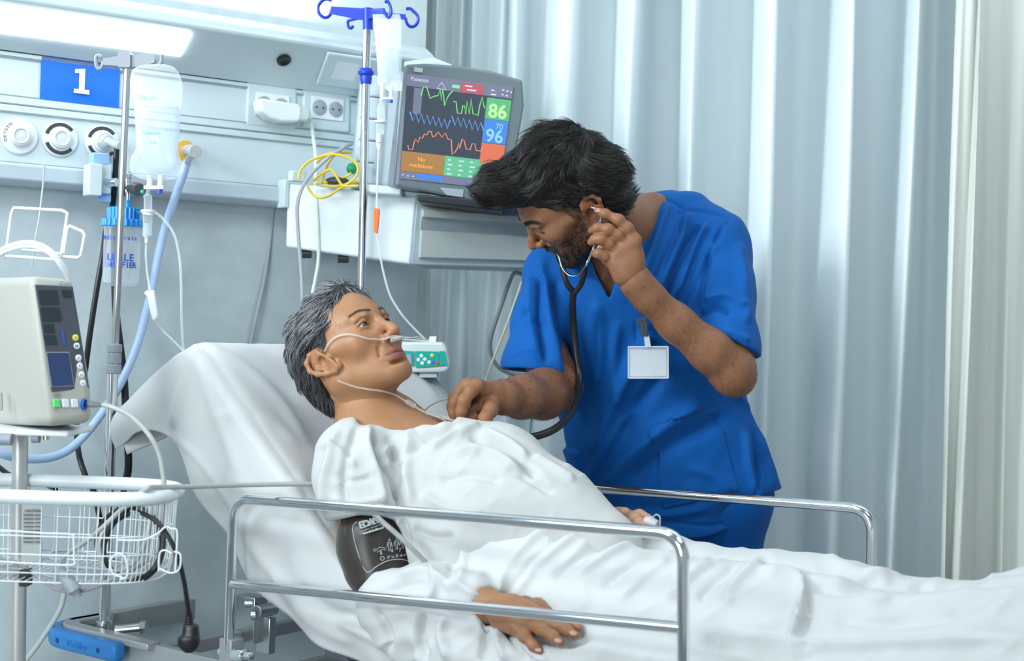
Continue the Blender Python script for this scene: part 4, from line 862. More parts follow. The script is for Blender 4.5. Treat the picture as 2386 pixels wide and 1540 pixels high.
curve('pressure_curve', [(1125,1085),(1130,1115),(1160,1120),(1172,1060),(1182,1040),(1200,1065),(1215,1025),(1232,1035),(1250,1000),(1265,1010),(1280,982),(1300,985),(1310,1025),(1325,1020),(1350,988),(1380,1025),(1405,995),(1425,1040),(1450,1045),(1455,1155),(1475,1140),(1495,1110),(1505,1068),(1512,1110),(1530,1040),(1545,1050),(1560,1112),(1590,1120),(1605,1075),(1625,1075),(1635,1125),(1670,1130),(1683,1105)], co_)
# ---- blue-headed drip stand
BD = 3.20
bs = thing('drip_stand', 'tall chrome drip stand with royal blue four-hook head by the patient monitor', 'iv stand', P(836, 1100, BD))
MB().tube([P(857,62,BD), P(852,190,BD)], .0102, 18).build('upper_pole', M_chrome, bs)
MB().tube([P(853,185,BD), P(841,700,BD), P(832,1100,BD)], .0095, 18).build('lower_pole', M_chrome, bs)
M_roy = mat('royal_blue_plastic', (.008, .045, .50), .35)
col_ = MB(); cc = P(853, 178, BD); ay = (cR, cF, cU)
col_.lathe([(.013,.018),(.014,.014),(.018,.010),(.0175,.005),(.013,.000),(.0135,-.004),(.012,-.017),(.010,-.018)], cc, ay, 24); col_.build('pole_collar', M_roy, bs, label='royal blue collar')
mb = MB()
mb.tube([P(857,20,BD), P(857,48,BD), P(857,70,BD)], [.0125,.0115,.0112], 18)
def arm(y): return y
mb.add([P(x, y, BD+dy) for dy in (-.006,.006) for x, y in ((862,20),(771,15),(771,33),(848,48))], [(0,1,2,3),(7,6,5,4),(0,4,5,1),(1,5,6,2),(2,6,7,3),(3,7,4,0)])
mb.add([P(x, y, BD+dy) for dy in (-.005,.005) for x, y in ((855,26),(945,33),(947,46),(868,42))], [(0,1,2,3),(7,6,5,4),(0,4,5,1),(1,5,6,2),(2,6,7,3),(3,7,4,0)])
mb.add([P(857,22,BD-.006), P(898,20,BD-.10), P(898,34,BD-.10), P(862,46,BD), P(850,22,BD+.006), P(892,18,BD-.10), P(892,34,BD-.10), P(852,46,BD+.004)], [(0,1,2,3),(7,6,5,4),(0,4,5,1),(1,5,6,2),(2,6,7,3),(3,7,4,0)])
for h in ([(772,22,BD),(770,33,BD),(763,40,BD),(753,40,BD),(743,30,BD),(742,14,BD),(752,1,BD),(763,-2,BD),(772,2,BD)], [(945,42,BD),(948,54,BD),(956,62,BD),(967,60,BD),(974,49,BD),(973,37,BD),(962,25,BD),(955,20,BD),(946,21,BD)], [(895,26,BD-.10),(905,42,BD-.10),(911,30,BD-.10),(909,14,BD-.10),(903,3,BD-.10),(897,6,BD-.10)], [(850,40,BD+.06),(820,46,BD+.09),(811,50,BD+.10),(812,62,BD+.10),(818,66,BD+.10),(823,60,BD+.10)]):
    mb.tube(crom(ppath(h), 5), .0036, 10)
mb.build('hook_head', M_roy, bs, bevel=.0015, label='royal blue four-hook head')
sb = thing('infusion_bag', 'small clear rectangular bag hanging from the royal blue hook', 'iv bag', P(905, 45, BD-.1)); D = BD-.10
loftpx('bag_film', [(33,868,930,D,.001),(42,869,934,D,.002),(60,871,936,D,.006),(100,875,936,D,.012),(140,878,936,D,.013),(175,880,935,D,.010),(192,879,937,D,.004),(200,884,937,D,.002),(212,905,937,D,.001)], clear_mat('bag_film2', (.92,.96,.97), .30, .2), sb, pw=.8)
loftpx('bag_fluid', [(112,881,930,D,.008),(118,881,930,D,.009),(150,884,930,D,.009),(182,886,929,D,.005)], M_fluid, sb)
mb = MB(); mb.tube([P(891,192,D), P(889,235,D)], .0042, 10); mb.tube([P(912,200,D), P(910,232,D)], .0040, 10); mb.box(P(900,229,D), (.014,.003,.0022), hx); mb.build('bag_ports', M_white, sb)
MB().tube([P(910,233,D), P(909,239,D)], .0058, 10).build('port_cap', mat('cap_blue', (.02,.1,.65), .35), sb, label='small blue port cap')
il = thing('infusion_line', 'thin clear line with orange roller clamp in front of the white cabinet', 'iv line', P(880, 500, D))
MB().tube([P(890,236,D),P(888,252,D),P(888,282,D)], [.004,.009,.009], 14).build('spike', M_clear, il)
MB().tube([P(887,281,D), P(887,286,D)], .0140, 16).build('chamber_flange', M_white, il); MB().tube([P(884,334,D), P(883,350,D)], [.0075,.0035], 12).build('chamber_tip', M_white, il)
MB().tube([P(887,286,D), P(885,335,D)], [.0095,.0085], 16).build('drip_chamber', M_clear, il); MB().tube([P(885,313,D), P(884,332,D)], .0075, 14).build('chamber_fluid', mat('chamber_print', (.62,.62,.70), .3), il)
tube('tubing', ppath([(883,348,D),(880,400,D),(878,480,D),(878,540,D),(885,590,D),(895,640,D),(910,690,D),(938,735,D),(968,768,D),(990,790,D)]), .0024, clear_mat('line_clear', (.75,.82,.84), .5), il)
M_or = mat('orange_clamp', (.85, .16, .03), .4)
slab('roller_clamp', [P(x, y, D-.01) for x, y in ((871,486),(885,487),(886,492),(881,545),(872,541),(871,495))], -cF, .012, M_or, il, bevel=.002, label='bright orange roller clamp'); 
# ---- pump
pu = thing('infusion_pump', 'white infusion pump with turquoise key panel just past the chin of the patient', 'infusion pump', P(960, 870, 3.14))
PD = 3.19
slab('pump_housing', [P(x, y, PD) for x, y in ((868,796),(1032,797),(1040,808),(1047,838),(1048,856),(1040,866),(1022,868),(868,868))], cF, .12, mat('pump_white', (.68,.74,.74), .35), pu, bevel=.006)
M_turq = mat('turquoise_panel', (.01, .42, .34), .4)
slab('display_panel', [P(x, y, PD-.001) for x, y in ((905,815),(963,818),(965,852),(905,852))], -cF, .003, M_turq, pu)
slab('display_glass', [P(x, y, PD-.004) for x, y in ((915,825),(958,826),(960,848),(915,848))], -cF, .002, mat('lcd_pale', (.35,.38,.5), .3), pu)
slab('key_panel', [P(x, y, PD-.001) for x, y in ((967,818),(1021,819),(1024,852),(969,856))], -cF, .003, M_turq, pu); slab('end_panel', [P(x, y, PD-.001) for x, y in ((1024,818),(1036,818),(1042,850),(1027,852))], -cF, .003, M_turq, pu)
for x, y, c in ((982,829,0),(975,838,0),(990,837,0),(984,846,0),(1000,844,0),(1007,828,1),(1009,843,2),(1018,845,3)):
    MB().lathe([(.0044,0),(.0040,.0015),(.001,.002)], P(x, y, PD-.004), (cR, cU, -cF), 14).build('pump_key', [M_white, mat('key_yellow', (.8,.75,.1), .4), mat('key_blue', (.05,.2,.7), .4), mat('key_red', (.7,.12,.1), .4)][c], pu)
mb = MB(); mb.tube(crom(ppath([(900,795,PD+.03),(920,788,PD+.03),(950,788,PD+.03),(1003,793,PD+.03)]), 4), .0055, 12); mb.build('carry_bar', M_chrome, pu)
MB().tube([P(1000,791,PD+.02), P(1016,793,PD+.02)], [.007,.010], 14).build('bar_knob', M_white, pu)
MB().box(P(1000,873,PD+.04), (.02,.03,.006), hx).build('pump_clamp', M_panel2, pu, bevel=.002)
# ---- cables at the cabinet
M_yel = mat('yellow_cable', (.75, .55, .05), .4)
def cr_(rows, d): return ppath([(560+x/3.6675, 60+y/3.6675, d+(dd if len(r_) > 2 else 0)) for r_ in rows for x, y, dd in [(r_[0], r_[1], r_[2] if len(r_) > 2 else 0)]])
yc = thing('yellow_cable_coil', 'tangled yellow cable coil on top of the white cabinet', 'cable', P(770, 425, 3.22))
for rows in ([(500,1310),(510,1250),(560,1180),(650,1130),(780,1100),(900,1120),(985,1170),(1005,1240),(970,1310),(880,1370),(760,1450,-.03),(680,1470,-.04),(620,1440,-.03),(570,1370)], [(690,1350,.02),(720,1250,.03),(760,1160,.03),(830,1090,.03),(950,1085,.05)], [(620,1330),(700,1260),(770,1230),(810,1270),(860,1350),(900,1370),(1010,1368)], [(640,1350,.03),(760,1330,.02),(900,1290,.02),(950,1260,.02)], [(650,1170,.02),(760,1090,.03),(880,1110,.03),(960,1150,.03),(1010,1210,.03)], [(700,1365,.01),(820,1370,.01),(920,1350,.02),(1005,1330,.03)]):
    tube('cable_loop', cr_(rows, 3.21), .0030, M_yel, yc)
bc = MB(); bc.ball(P(786,423,3.24), (.028,.02,.011)); tag(bc.build('black_connector', M_dark), 'black lumpy connector lying inside the yellow cable coil', 'connector')
gb = MB(); gb.ball(P(819,393,3.27), (.012,.012,.013)); tag(gb.build('green_stopper', mat('cap_green', (.02,.4,.16), .4)), 'round green stopper beside the module rack', 'stopper')
tag(tube('grey_cable', cr_([(950,1010,.06),(900,1030,.04),(870,1050,.03),(760,1120,.01),(640,1230),(560,1330,-.02),(510,1430,-.04),(487,1540,-.05),(490,1700,-.05),(500,1850,-.05),(520,2100,-.05),(530,2350,-.05),(520,2600,-.02)], 3.20), .0042, mat('grey_cord', (.38,.41,.46), .4)), 'mid-grey cable running from the module rack over the cabinet front', 'cable')
tag(tube('dark_cable', ppath([(1250,625,3.4),(1225,640,3.4),(1200,636,3.4),(1188,655,3.4),(1165,720,3.4),(1143,790,3.4),(1146,830,3.4),(1165,858,3.4),(1200,872,3.4),(1250,875,3.38)]), .0050, mat('olive_grey_cable', (.16,.20,.19), .5)), 'dark grey-green cable hanging in a loop below the cabinet beside the nurse', 'cable')
tag(tube('beige_lead', ppath([(1216,655,3.36),(1185,745,3.34),(1150,835,3.3),(1126,900,3.25),(1110,960,3.2)]), .0028, mat('beige_lead', (.5,.5,.40), .45)), 'thin beige lead slanting down behind the hand of the nurse', 'lead')
tag(tube('green_lead', ppath([(1240,920,3.4),(1237,985,3.4),(1230,1050,3.4),(1226,1120,3.4)]), .0025, mat('green_lead', (.1,.4,.33), .5)), 'thin green lead hanging in front of the curtain beneath the forearm', 'lead')
tag(tube('beige_lead', ppath([(975,960,3.0),(985,958,2.99),(1010,940,2.98),(1040,930,2.97),(1070,932,2.95),(1095,945,2.9)]), .0018, mat('beige_lead', (.5,.5,.40), .45)), 'very thin lead arching from the collarbone to the hand holding the stethoscope', 'lead')
# ================================================================ PEOPLE: HEADS
def head_sdf(fem, lid_h=.0045, res=.00150, neck=None):
    S = SDF((-.105, -.125, -.165), (.105, .15, .155), res)
    S.ell((0,-.008,.045), (.073,.098,.086), 0); S.ell((0,.038,.03), (.060,.058,.066), .03); S.ell((0,.035,-.02), (.056,.056,.070), .03)
    jw = .050 if fem else .056; jz = -.055
    for s in (-1, 1):
        cz_ = -.073 if fem else -.084
        S.cap((s*jw,-.002,jz+.02), (s*(.018 if fem else .024),.078,cz_), .020 if fem else .023, .015, .03)
        S.cap((s*(jw+.004),-.012,.0), (s*jw,-.002,jz+.018), .018, .018, .025)
        S.ell((s*.042,.066,-.004), (.022,.020,.019), .022)            # cheek
        S.cap((s*.045,.070,.006), (s*.064,.03,.010), .009, .009, .02)  # cheekbone
        S.cap((s*.008,.090,.043), (s*.046,.074,.045), .0075 if fem else .010, .006, .014)  # brow
        S.ell((s*.030,.1005,.022), (.020,.015,.013), .012, op='d')     # socket
    S.ell((0,.086,cz_), (.018,.014,.014), .018)                      # chin
    S.ell((0,.075,-.042), (.034,.0215,.026), .022)
    S.ell((0,.094,-.0615), (.022,.008,.004), .010, op='d')
    # nose
    S.chain([(0,.092,.038),(0,.100,.020),(0,.113,.000),(0,.1165,-.009)], [.0065,.0056,.0066,.0080], .010)
    S.ell((0,.1180,-.010), (.0088,.0090,.0082), .007)
    for s in (-1, 1):
        S.ell((s*.0110,.1045,-.0150), (.0068,.0105,.0075), .006)
        S.chain([(s*.0150,.110,-.0075),(s*.0185,.101,-.0085),(s*.0180,.094,-.018)], .0011, .0045, 'd')
        S.cap((s*.0058,.113,-.0235), (s*.0078,.1035,-.0225), .0034, .0040, .0025, 'd')
    S.cap((0,.104,-.024), (0,.099,-.034), .0022, .0018, .006, 'd')      # philtrum
    # lips
    S.chain([(-.0255,.0820,-.0440),(-.013,.0915,-.0410),(-.004,.0955,-.0392),(0,.0950,-.0398),(.004,.0955,-.0392),(.013,.0915,-.0410),(.0255,.0820,-.0440)], [.0018,.0034,.0040,.0037,.0040,.0034,.0018], .005)
    S.chain([(-.022,.0825,-.0468),(-.011,.0905,-.0490),(0,.0930,-.0500),(.011,.0905,-.0490),(.022,.0825,-.0468)], [.0018,.0042,.0048,.0042,.0018], .005)
    S.chain([(-.0275,.0815,-.0448),(-.013,.0962,-.0443),(0,.1008,-.0440),(.013,.0962,-.0443),(.0275,.0815,-.0448)], [.0010,.0009,.0009,.0009,.0010], .0022, 'd')
    for s in (-1, 1):
        e = (s*.031,.0785,.0235)
        S.ell(e, (.0152,.0150,.0148), .004)                             # lids
        S.cap((s*.026,.094,.037), (s*.043,.086,.036), .0052, .0045, .008)
        S.chain([(s*.0175,.093,.0265),(s*.026,.0965,.0335),(s*.037,.0935,.0340),(s*.046,.0845,.0285)], .0010, .0028, 'd')   # lid crease
        S.chain([(s*.020,.094,.0130),(s*.031,.0945,.0095),(s*.042,.088,.0125)], .0010, .005, 'd')
        S.chain([(s*.0215,.0985,-.016),(s*.029,.0905,-.029),(s*.0325,.084,-.042)], [.0012,.0011,.0006], .008, 'd')     # smile fold
        zz = .0225 if lid_h > .003 else .0175
        S.chain([(s*.0175,.0885,zz-.0012),(s*.024,.0920,zz+.0002),(s*.031,.0938,zz+.0006),(s*.039,.0912,zz+.0002),(s*.0450,.0865,zz-.0012)], [.0016,lid_h,lid_h*1.15,lid_h*.9,.0016], .0012, 'd')
        S.ell(e, (.0128,.0128,.0128), .0005, op='d')
    # ears (canonical outline, tilted back by er and shifted forward)
    er = .55 if fem else .20; fy = .013 if fem else .0
    def T(s_, x, y, z):
        y0, z0 = y+.012, z; return (s_*x, y0*math.cos(er)-z0*math.sin(er)-.012+fy, y0*math.sin(er)+z0*math.cos(er))
    for s in (-1, 1):
        q = [(.0685,.008,.008),(.0745,.004,.024),(.080,-.010,.033),(.0845,-.025,.030),(.0865,-.033,.016),(.085,-.031,-.001),(.0805,-.023,-.016),(.0755,-.011,-.028),(.0710,.000,-.030),(.068,.005,-.020)]
        q = [T(s, *p) for p in q]
        fl = ((1,-.30*s,0), .26)
        S.cap(T(s,.074,-.008,-.018), T(s,.0775,-.015,.012), .0155, .0245, .003, flat=fl)
        S.chain(q, [.0032,.0036,.0040,.0043,.0042,.0038,.0036,.0045,.0048,.0035], .005)
        S.chain([T(s,.079,-.004,.022),T(s,.0815,-.016,.017),T(s,.0835,-.022,.004),T(s,.080,-.015,-.012)], [.0020,.0026,.0028,.0024], .006)
        S.ell(T(s,.0835,-.006,-.001), (.008,.0090,.0110), .004, op='d')
        S.ell(T(s,.0735,.005,-.004), (.0042,.005,.0065), .004)
        S.ell(T(s,.0745,-.006,-.026), (.0042,.0085,.0075), .004)
    if neck:
        for (a, b, ra, rb, k) in neck: S.cap(a, b, ra, rb, k)
    return S
def tinter(base, lip, fem, stub=0.):
    base = np.array(base); lip = np.array(lip)
    def f(L, N=None):                    # L: points in head space
        n = len(L); C = np.tile(base, (n, 1)); x, y, z = L[:,0], L[:,1], L[:,2]; ax_ = np.abs(x)
        v = noise3(L*60, 2); C = C*(1+.10*(v-.5))[:, None]; v2 = noise3(L*350, 9); C = C*(1+.10*(v2-.5))[:, None]
        red = np.exp(-((ax_-.040)**2/.020**2+(z+.012)**2/.022**2))*(y > .04)*.5 + np.exp(-(x**2+(y-.117)**2+(z+.010)**2)/.013**2)*.55 + (ax_ > .074)*(y < .01)*.45
        C = C*(1-red[:, None]*np.array([.0,.16,.14]))
        def lipm():
            t = np.clip(ax_/.0250, 0, 1); up = -.0362-.0070*t**1.6 + .0012*np.exp(-(ax_/.003)**2)*-1; lo = -.0548+.0085*t**2
            m = 1/(1+np.exp(-(up-z)/.0007))*1/(1+np.exp(-(z-lo)/.0007))*(y > .08)*(ax_ < .0262); return m
        m = lipm()[:, None]; C = C*(1-m)+lip*m
        if stub:
            bz = (z < -.020+.28*np.clip(ax_-.028, 0, .2))*1.; bz = np.where(ax_ > .045, (z < .004)*(y > -.002), (z < -.024-.02*(ax_ < .02)*0))*1.
            must = np.exp(-((z+.0305)/.0045)**2)*(ax_ < .030)*(y > .08); chin = (z < -.055)*(y > .05); sg = lambda v, w: 1/(1+np.exp(-np.clip(v/w, -30, 30))); jaw = sg(ax_-.032, .003)*sg(-.036+(ax_-.03)*1.0-z+(noise3(L*120, 5)-.5)*.012, .006)*sg(y-.004, .004)*(z > -.115)
            under = (z < -.07)*(y > .0)*(z > -.12)
            b = np.clip(must*1.1+chin*.65+jaw*.62+under*.4, 0, 1)*(1-m[:,0]); b = b*(.75+.5*(noise3(L*240, 4)-.5)*2)*stub
            C = C*(1-b[:, None])+np.array([.022,.016,.013])*b[:, None]
        # dark brow tint of hair roots
        bt = np.clip((ax_-.010)/.038, 0, 1); bc = .0435+.0085*np.sin(bt*2.3)-.004*bt; w = .0040*(1-.45*bt) if not fem else .0032*(1-.45*bt)
        bm = np.exp(-((z-bc)/w)**2)*(ax_ > .009)*(ax_ < .050)*(y > .06)*(.75 if not fem else .30)
        C = C*(1-bm[:, None])+np.array([.035,.025,.020])*bm[:, None]
        if fem is not None:
            zz = .0225 if fem else .0175; hh = (.0034 if fem else .0014)
            ex = np.clip((ax_-.0175)/.0275, 0, 1); inn = (ax_ > .0168)*(ax_ < .0475)*(y > .075)
            ztop_ = zz+.0002+hh*np.sin(np.pi*np.clip(ex, .03, .97))**.7; l1 = np.exp(-((z-ztop_-.0006)/.0011)**2)*inn*.8; l2 = np.exp(-((z-(zz-hh*.9*np.sin(np.pi*ex)**.7-.0008))/.0009)**2)*inn*.35
            lm = np.clip(l1+l2, 0, 1)[:, None]; C = C*(1-lm)+np.array([.04,.022,.016])*lm
            ml = np.exp(-((z+.0444+.0000)/.0008)**2)*(ax_ < .0275)*(y > .078)*.85; C = C*(1-ml[:, None])+np.array([.06,.02,.018])*ml[:, None]  # shade in the crease between the lips, put into the tint
        return C
    return f
def hair_mat(name, c0, c1, rough=.35, pos=.5):
    m = bpy.data.materials.new(name); m.use_nodes = True; nt = m.node_tree; b = nt.nodes['Principled BSDF']
    hi = nt.nodes.new('ShaderNodeHairInfo'); r = nt.nodes.new('ShaderNodeValToRGB'); r.color_ramp.elements[0].color = (*c0, 1); r.color_ramp.elements[1].color = (*c1, 1)
    r.color_ramp.elements[0].position = pos*.6; r.color_ramp.elements[1].position = min(1., pos*1.7)
    nt.links.new(hi.outputs['Random'], r.inputs['Fac']); nt.links.new(r.outputs['Color'], b.inputs['Base Color']); b.inputs['Roughness'].default_value = rough; b.inputs['Specular IOR Level'].default_value = .6
    return m
def strands(name, paths, r0, r1, m, parent, label=None):      # paths: (n, k, 3) room coordinates
    n, k, _ = paths.shape; c = bpy.data.hair_curves.new(name); c.add_curves([k]*n)
    c.attributes['position'].data.foreach_set('vector', paths.reshape(-1).astype(np.float32))
    ra = c.attributes.new('radius', 'FLOAT', 'POINT'); t = np.linspace(0, 1, k); ra.data.foreach_set('value', np.tile(r0+(r1-r0)*t**2, n).astype(np.float32))
    return link(name, c, parent, m, label)
class Head:
    def __init__(s, R, up, o, sc):      # right, up rough vectors; origin; scale
        r = Vector(R).normalized(); u = Vector(up); u = (u-r*u.dot(r)).normalized(); f = u.cross(r)
        s.M = np.array([tuple(r), tuple(f), tuple(u)]); s.o = np.array(o); s.sc = sc      # rows: axes
    def w(s, L): return (np.asarray(L, float) @ s.M)*s.sc + s.o
    def l(s, V): return ((np.asarray(V, float)-s.o)/s.sc) @ s.M.T
    def v(s, *a): return Vector(s.w(np.array([a]))[0])
def eye(H, par, side, gaze, iris=(.03,.015,.008)):
    c = H.v(side*.031,.0785,.0235); g = Vector(gaze).normalized(); d = Vector((np.array([tuple(g)]) @ H.M)[0]).normalized(); x, y, z = basis(d, (0.1,0,1)); R = .0126*H.sc
    MB().ball(c, R, (x, y, z), 18).build('eyeball', mat('eye_white', (.46,.41,.38), .15), par)
    mb = MB(); mb.lathe([(R*math.sin(a), R*math.cos(a)+.0002) for a in (.50,.42,.34)] , c, (x, y, z), 24); mb.f = mb.f; 
    mb2 = MB(); mb2.lathe([(R*math.sin(a)*1.0, R*math.cos(a)*1.004+.0001) for a in (.60,.52,.40,.28,.16,.001)], c, (x, y, z), 24); e = mb2.build('iris', mat('iris_brown', iris, .08, coat=1.), par)
    MB().lathe([(R*math.sin(a), R*math.cos(a)*1.01+.0002) for a in (.22,.12,.001)], c, (x, y, z), 20).build('pupil', mat('pupil_black', (.004,.004,.004), .05, coat=1.), par)
# ================================================================ PATIENT
pt = thing('person', 'patient with short grey hair in white gown lying back against the raised bed', 'person', B(.5, .2, .8))
HP = Head((-.56,-.81,-.12), (-.50,.25,.82), P(819, 838, 2.715), 1.047)
neckP = [((0,-.015,-.03),(0,-.030,-.165), .050, .056, .03), ((.0,-.02,-.10),(.02,-.03,-.19), .056, .062, .03)]
skinP = (.375,.185,.090)
tP = tinter(skinP, (.30,.105,.085), True)
S = head_sdf(True, .0031, neck=neckP[:1])
Vh, Fh = S.mesh(1); Fh = flip_if(Vh-Vh.mean(0), Fh); Lh = Vh.copy(); Ch = tP(Lh)
# forehead and eye-corner lines
Nh = vnormals(Vh, Fh); wr = 0
for z0 in (.060,.070,.079): wr = wr + np.exp(-((Lh[:,2]-z0-.003*np.cos(Lh[:,0]*60))/.0011)**2)*(Lh[:,1] > .05)*(np.abs(Lh[:,0]) < .045)
Vh = HP.w(Vh - Nh*(wr*.00035)[:, None])
pbody = [(Vh, Fh, Ch)]
def add_skin(bag, S, base, relax=1, post=None):
    V, F = S.mesh(relax); F = flip_if(V-V.mean(0), F)
    if post is not None: V = post(V, vnormals(V, F))
    C = np.tile(np.array(base), (len(V), 1))*(1+.12*(noise3(V*70, 1)-.5)+.10*(noise3(V*330, 6)-.5))[:, None]; bag.append((V, F, C)); return V
def join_body(name, bag, m, par, fn=None):
    V = np.concatenate([b[0] for b in bag]); C = np.concatenate([b[2] for b in bag]); F = []; k = 0
    for b in bag: F.append(b[1]+k); k += len(b[0])
    me = mesh_np(name, V, np.concatenate(F)); vcol(me, 'tint', C); return link(name, me, par, m)
M_skP = mat('skin_warm', skinP, .42, attr='tint', sss=.12, bump=.12, bscale=1200, spec=.45)
# neck, chest and shoulders under the gown
def bb(pts, pad): a = np.array([tuple(p) for p in pts]); return a.min(0)-pad, a.max(0)+pad
nb = HP.v(0,-.030,-.12); ch0 = P(905, 1010, 2.72); 
pts_ = [nb, P(880,960,2.74), P(840,1030,2.66), P(1020,1010,2.78), P(980,1100,2.66)]
S = SDF(*bb(pts_, .12), .0035)
S.cap(HP.v(0,-.02,-.03), HP.v(0,-.022,-.10), .050, .051, .02); S.cap(HP.v(0,-.022,-.09), P(905,985,2.735), .052, .060, .03)
S.cap(P(865,1050,2.66), P(1000,1030,2.80), .060, .055, .05); S.cap(P(900,1060,2.70), P(1010,1110,2.66), .085, .10, .05)
S.cap(P(835,1010,2.68), P(900,975,2.73), .030, .030, .04)                      # trapezius
S.chain([HP.v(.050,-.030,-.05), P(905,955,2.685), P(955,985,2.705)], [.010,.009,.007], .012)        # neck tendon
S.chain([P(955,985,2.700), P(900,1005,2.655), P(850,1005,2.62)], [.0085,.009,.010], .014)      # collarbone
S.chain([P(975,985,2.72), P(1010,985,2.78), P(1050,990,2.84)], [.0085,.009,.009], .014)
vS = add_skin(pbody, S, skinP)
# near arm: upper arm under cuff, forearm, hand
def arm_skin(bag, pts, rs, res, base, extra=None, pad=.07, k=.02, relax=1, more=()):
    S = SDF(*bb(list(pts)+list(more), pad), res); S.chain(pts, rs, k)
    if extra: extra(S)
    return add_skin(bag, S, base, relax)
A0 = [P(805,1090,2.59), P(866,1240,2.56), P(900,1365,2.53), P(1010,1395,2.42), P(1120,1408,2.345), P(1170,1420,2.315)]
arm_skin(pbody, A0, [.055,.050,.043,.042,.028,.026], .004, skinP)
def fingers(S, chains, k=.004):
    for pts, rs in chains:
        rs = [r*.93 for r in rs]; T = SDF(S.lo, S.lo+(S.n-1)*S.res, S.res); T.chain(pts, rs, .010)
        for i in range(1, len(pts)-1): T.ell(pts[i], (rs[i]*1.01,)*3, .006)
        n = np.minimum(T.g.shape, S.g.shape); sl = tuple(slice(0, m) for m in n); S.g[sl] = smin(S.g[sl], T.g[sl], .0028)
def nail(bag, c, n, t, w=.0052, l=.0065, col=(.62,.38,.30)): 
    x, y, z = basis(n, t); t = (Vector(t)-z*Vector(t).dot(z)).normalized(); s_ = z.cross(t)
    mb = MB(); mb.ball(c, (w, l, .0014), (s_, t, z), 7); V = np.array(mb.v); F = np.array([f for f in mb.f if len(f) == 4]); bag.append((V, F, np.tile(np.array(col), (len(V), 1))))
dh = 2.285
hp = [P(1110,1400,2.34), P(1350,1500,2.2)]
S = SDF(*bb([P(1120,1375,2.36), P(1375,1530,2.18)], .05), .0021)
S.cap(P(1130,1410,2.335), P(1185,1425,2.305), .027, .026, .02, flat=((0,0,1), .8))
S.cap(P(1190,1420,2.31), P(1245,1440,2.275), .024, .021, .02); S.cap(P(1170,1438,2.29), P(1205,1458,2.26), .019, .017, .02); S.cap(P(1185,1430,2.30), P(1235,1448,2.265), .022, .018, .02)
fingers(S, [([P(1235,1443,2.275), P(1283,1455,2.255), P(1318,1468,2.235), P(1342,1480,2.22)], [.0125,.0098,.0086,.0072]),
 ([P(1225,1450,2.265), P(1262,1466,2.24), P(1288,1482,2.225), P(1306,1498,2.215)], [.0122,.0100,.0086,.0072]),
 ([P(1200,1458,2.255), P(1222,1482,2.24), P(1243,1504,2.23), P(1259,1518,2.225)], [.0115,.0092,.0078,.0064]),
 ([P(1180,1412,2.33), P(1222,1405,2.325), P(1252,1408,2.315), P(1275,1422,2.305)], [.014,.0105,.0092,.0080]),
 ([P(1245,1430,2.285), P(1290,1440,2.27), P(1325,1452,2.26), P(1348,1462,2.25)], [.0115,.0095,.0082,.0070])])
add_skin(pbody, S, (.36,.175,.09))
for a, t in (((1335,1475,2.214),(1342,1480,2.22)), ((1300,1492,2.208),(1306,1498,2.215)), ((1254,1513,2.220),(1259,1518,2.225))):
    c = P(*a); nail(pbody, c, (0,-.45,.9), BL)
# far hand with finger clip
S = SDF(*bb([P(1420,1200,2.565), P(1545,1225,2.505)], .05), .0022)
S.cap(P(1390,1215,2.605), P(1445,1215,2.565), .024, .024, .02); S.cap(P(1445,1215,2.565), P(1480,1216,2.545), .022, .018, .015)
fingers(S, [([P(1470,1208,2.545), P(1492,1206,2.585), P(1508,1213,2.575), P(1525,1224,2.515)], [.0105,.0098,.0088,.0078]), ([P(1470,1216,2.585), P(1490,1218,2.515), P(1505,1226,2.505)], [.010,.0092,.0080]),
 ([P(1435,1205,2.555), P(1455,1197,2.545), P(1472,1200,2.585)], [.0110,.0100,.0085]), ([P(1465,1225,2.575), P(1482,1230,2.505), P(1495,1238,2.495)], [.0098,.0088,.0078]), ([P(1465,1205,2.565), P(1490,1200,2.555), P(1510,1206,2.545)], [.010,.0092,.0080])])
add_skin(pbody, S, (.42,.235,.15))
join_body('body', pbody, M_skP, pt)
for sd in (1, -1): eye(HP, pt, sd, (-.10, 1, -.28))
# eyelashes and brows as short hairs
def surf_pts(V, F, mask, n, rng):       # random points on masked faces
    fm = mask[F].all(1); FF = F[fm]; a = V[FF]; ar = np.linalg.norm(np.cross(a[:,1]-a[:,0], a[:,3]-a[:,0]), axis=1); i = rng.choice(len(FF), n, p=ar/ar.sum()); u = rng.rand(n, 2)
    q = a[i]; p = (q[:,0]*(1-u[:,:1])+q[:,1]*u[:,:1])*(1-u[:,1:])+(q[:,3]*(1-u[:,:1])+q[:,2]*u[:,:1])*u[:,1:]; return p, FF[i][:,0]
def short_hairs(name, H, Vl, Fl, mask, n, ln, dirf, m, par, r=.00022, seed=1, lift=.5):
    rng = np.random.RandomState(seed); p, vi = surf_pts(Vl, Fl, mask, n, rng); N = vnormals(Vl, Fl)[vi]; d = dirf(p) + .25*rng.randn(n, 3); d /= np.linalg.norm(d, axis=1)[:, None]
    d = d - N*(d*N).sum(1)[:, None]; d /= np.linalg.norm(d, axis=1)[:, None]; L = ln*(.6+.8*rng.rand(n))[:, None]; k = 4; t = np.linspace(0, 1, k)
    Q = np.stack([p + d*L*a + N*L*lift*a*(1-.6*a) for a in t], 1); W_ = H.w(Q.reshape(-1, 3)).reshape(n, k, 3); return strands(name, W_, r, r*.4, m, par)
M_brP = hair_mat('brow_hair_grey', (.06,.045,.035), (.20,.15,.12))
def browmask(L, w=.0034):
    ax_ = np.abs(L[:,0]); bt = np.clip((ax_-.010)/.038, 0, 1); bc = .0435+.0085*np.sin(bt*2.3)-.004*bt; return (np.abs(L[:,2]-bc) < w*(1-.4*bt))*(ax_ > .009)*(ax_ < .049)*(L[:,1] > .06)
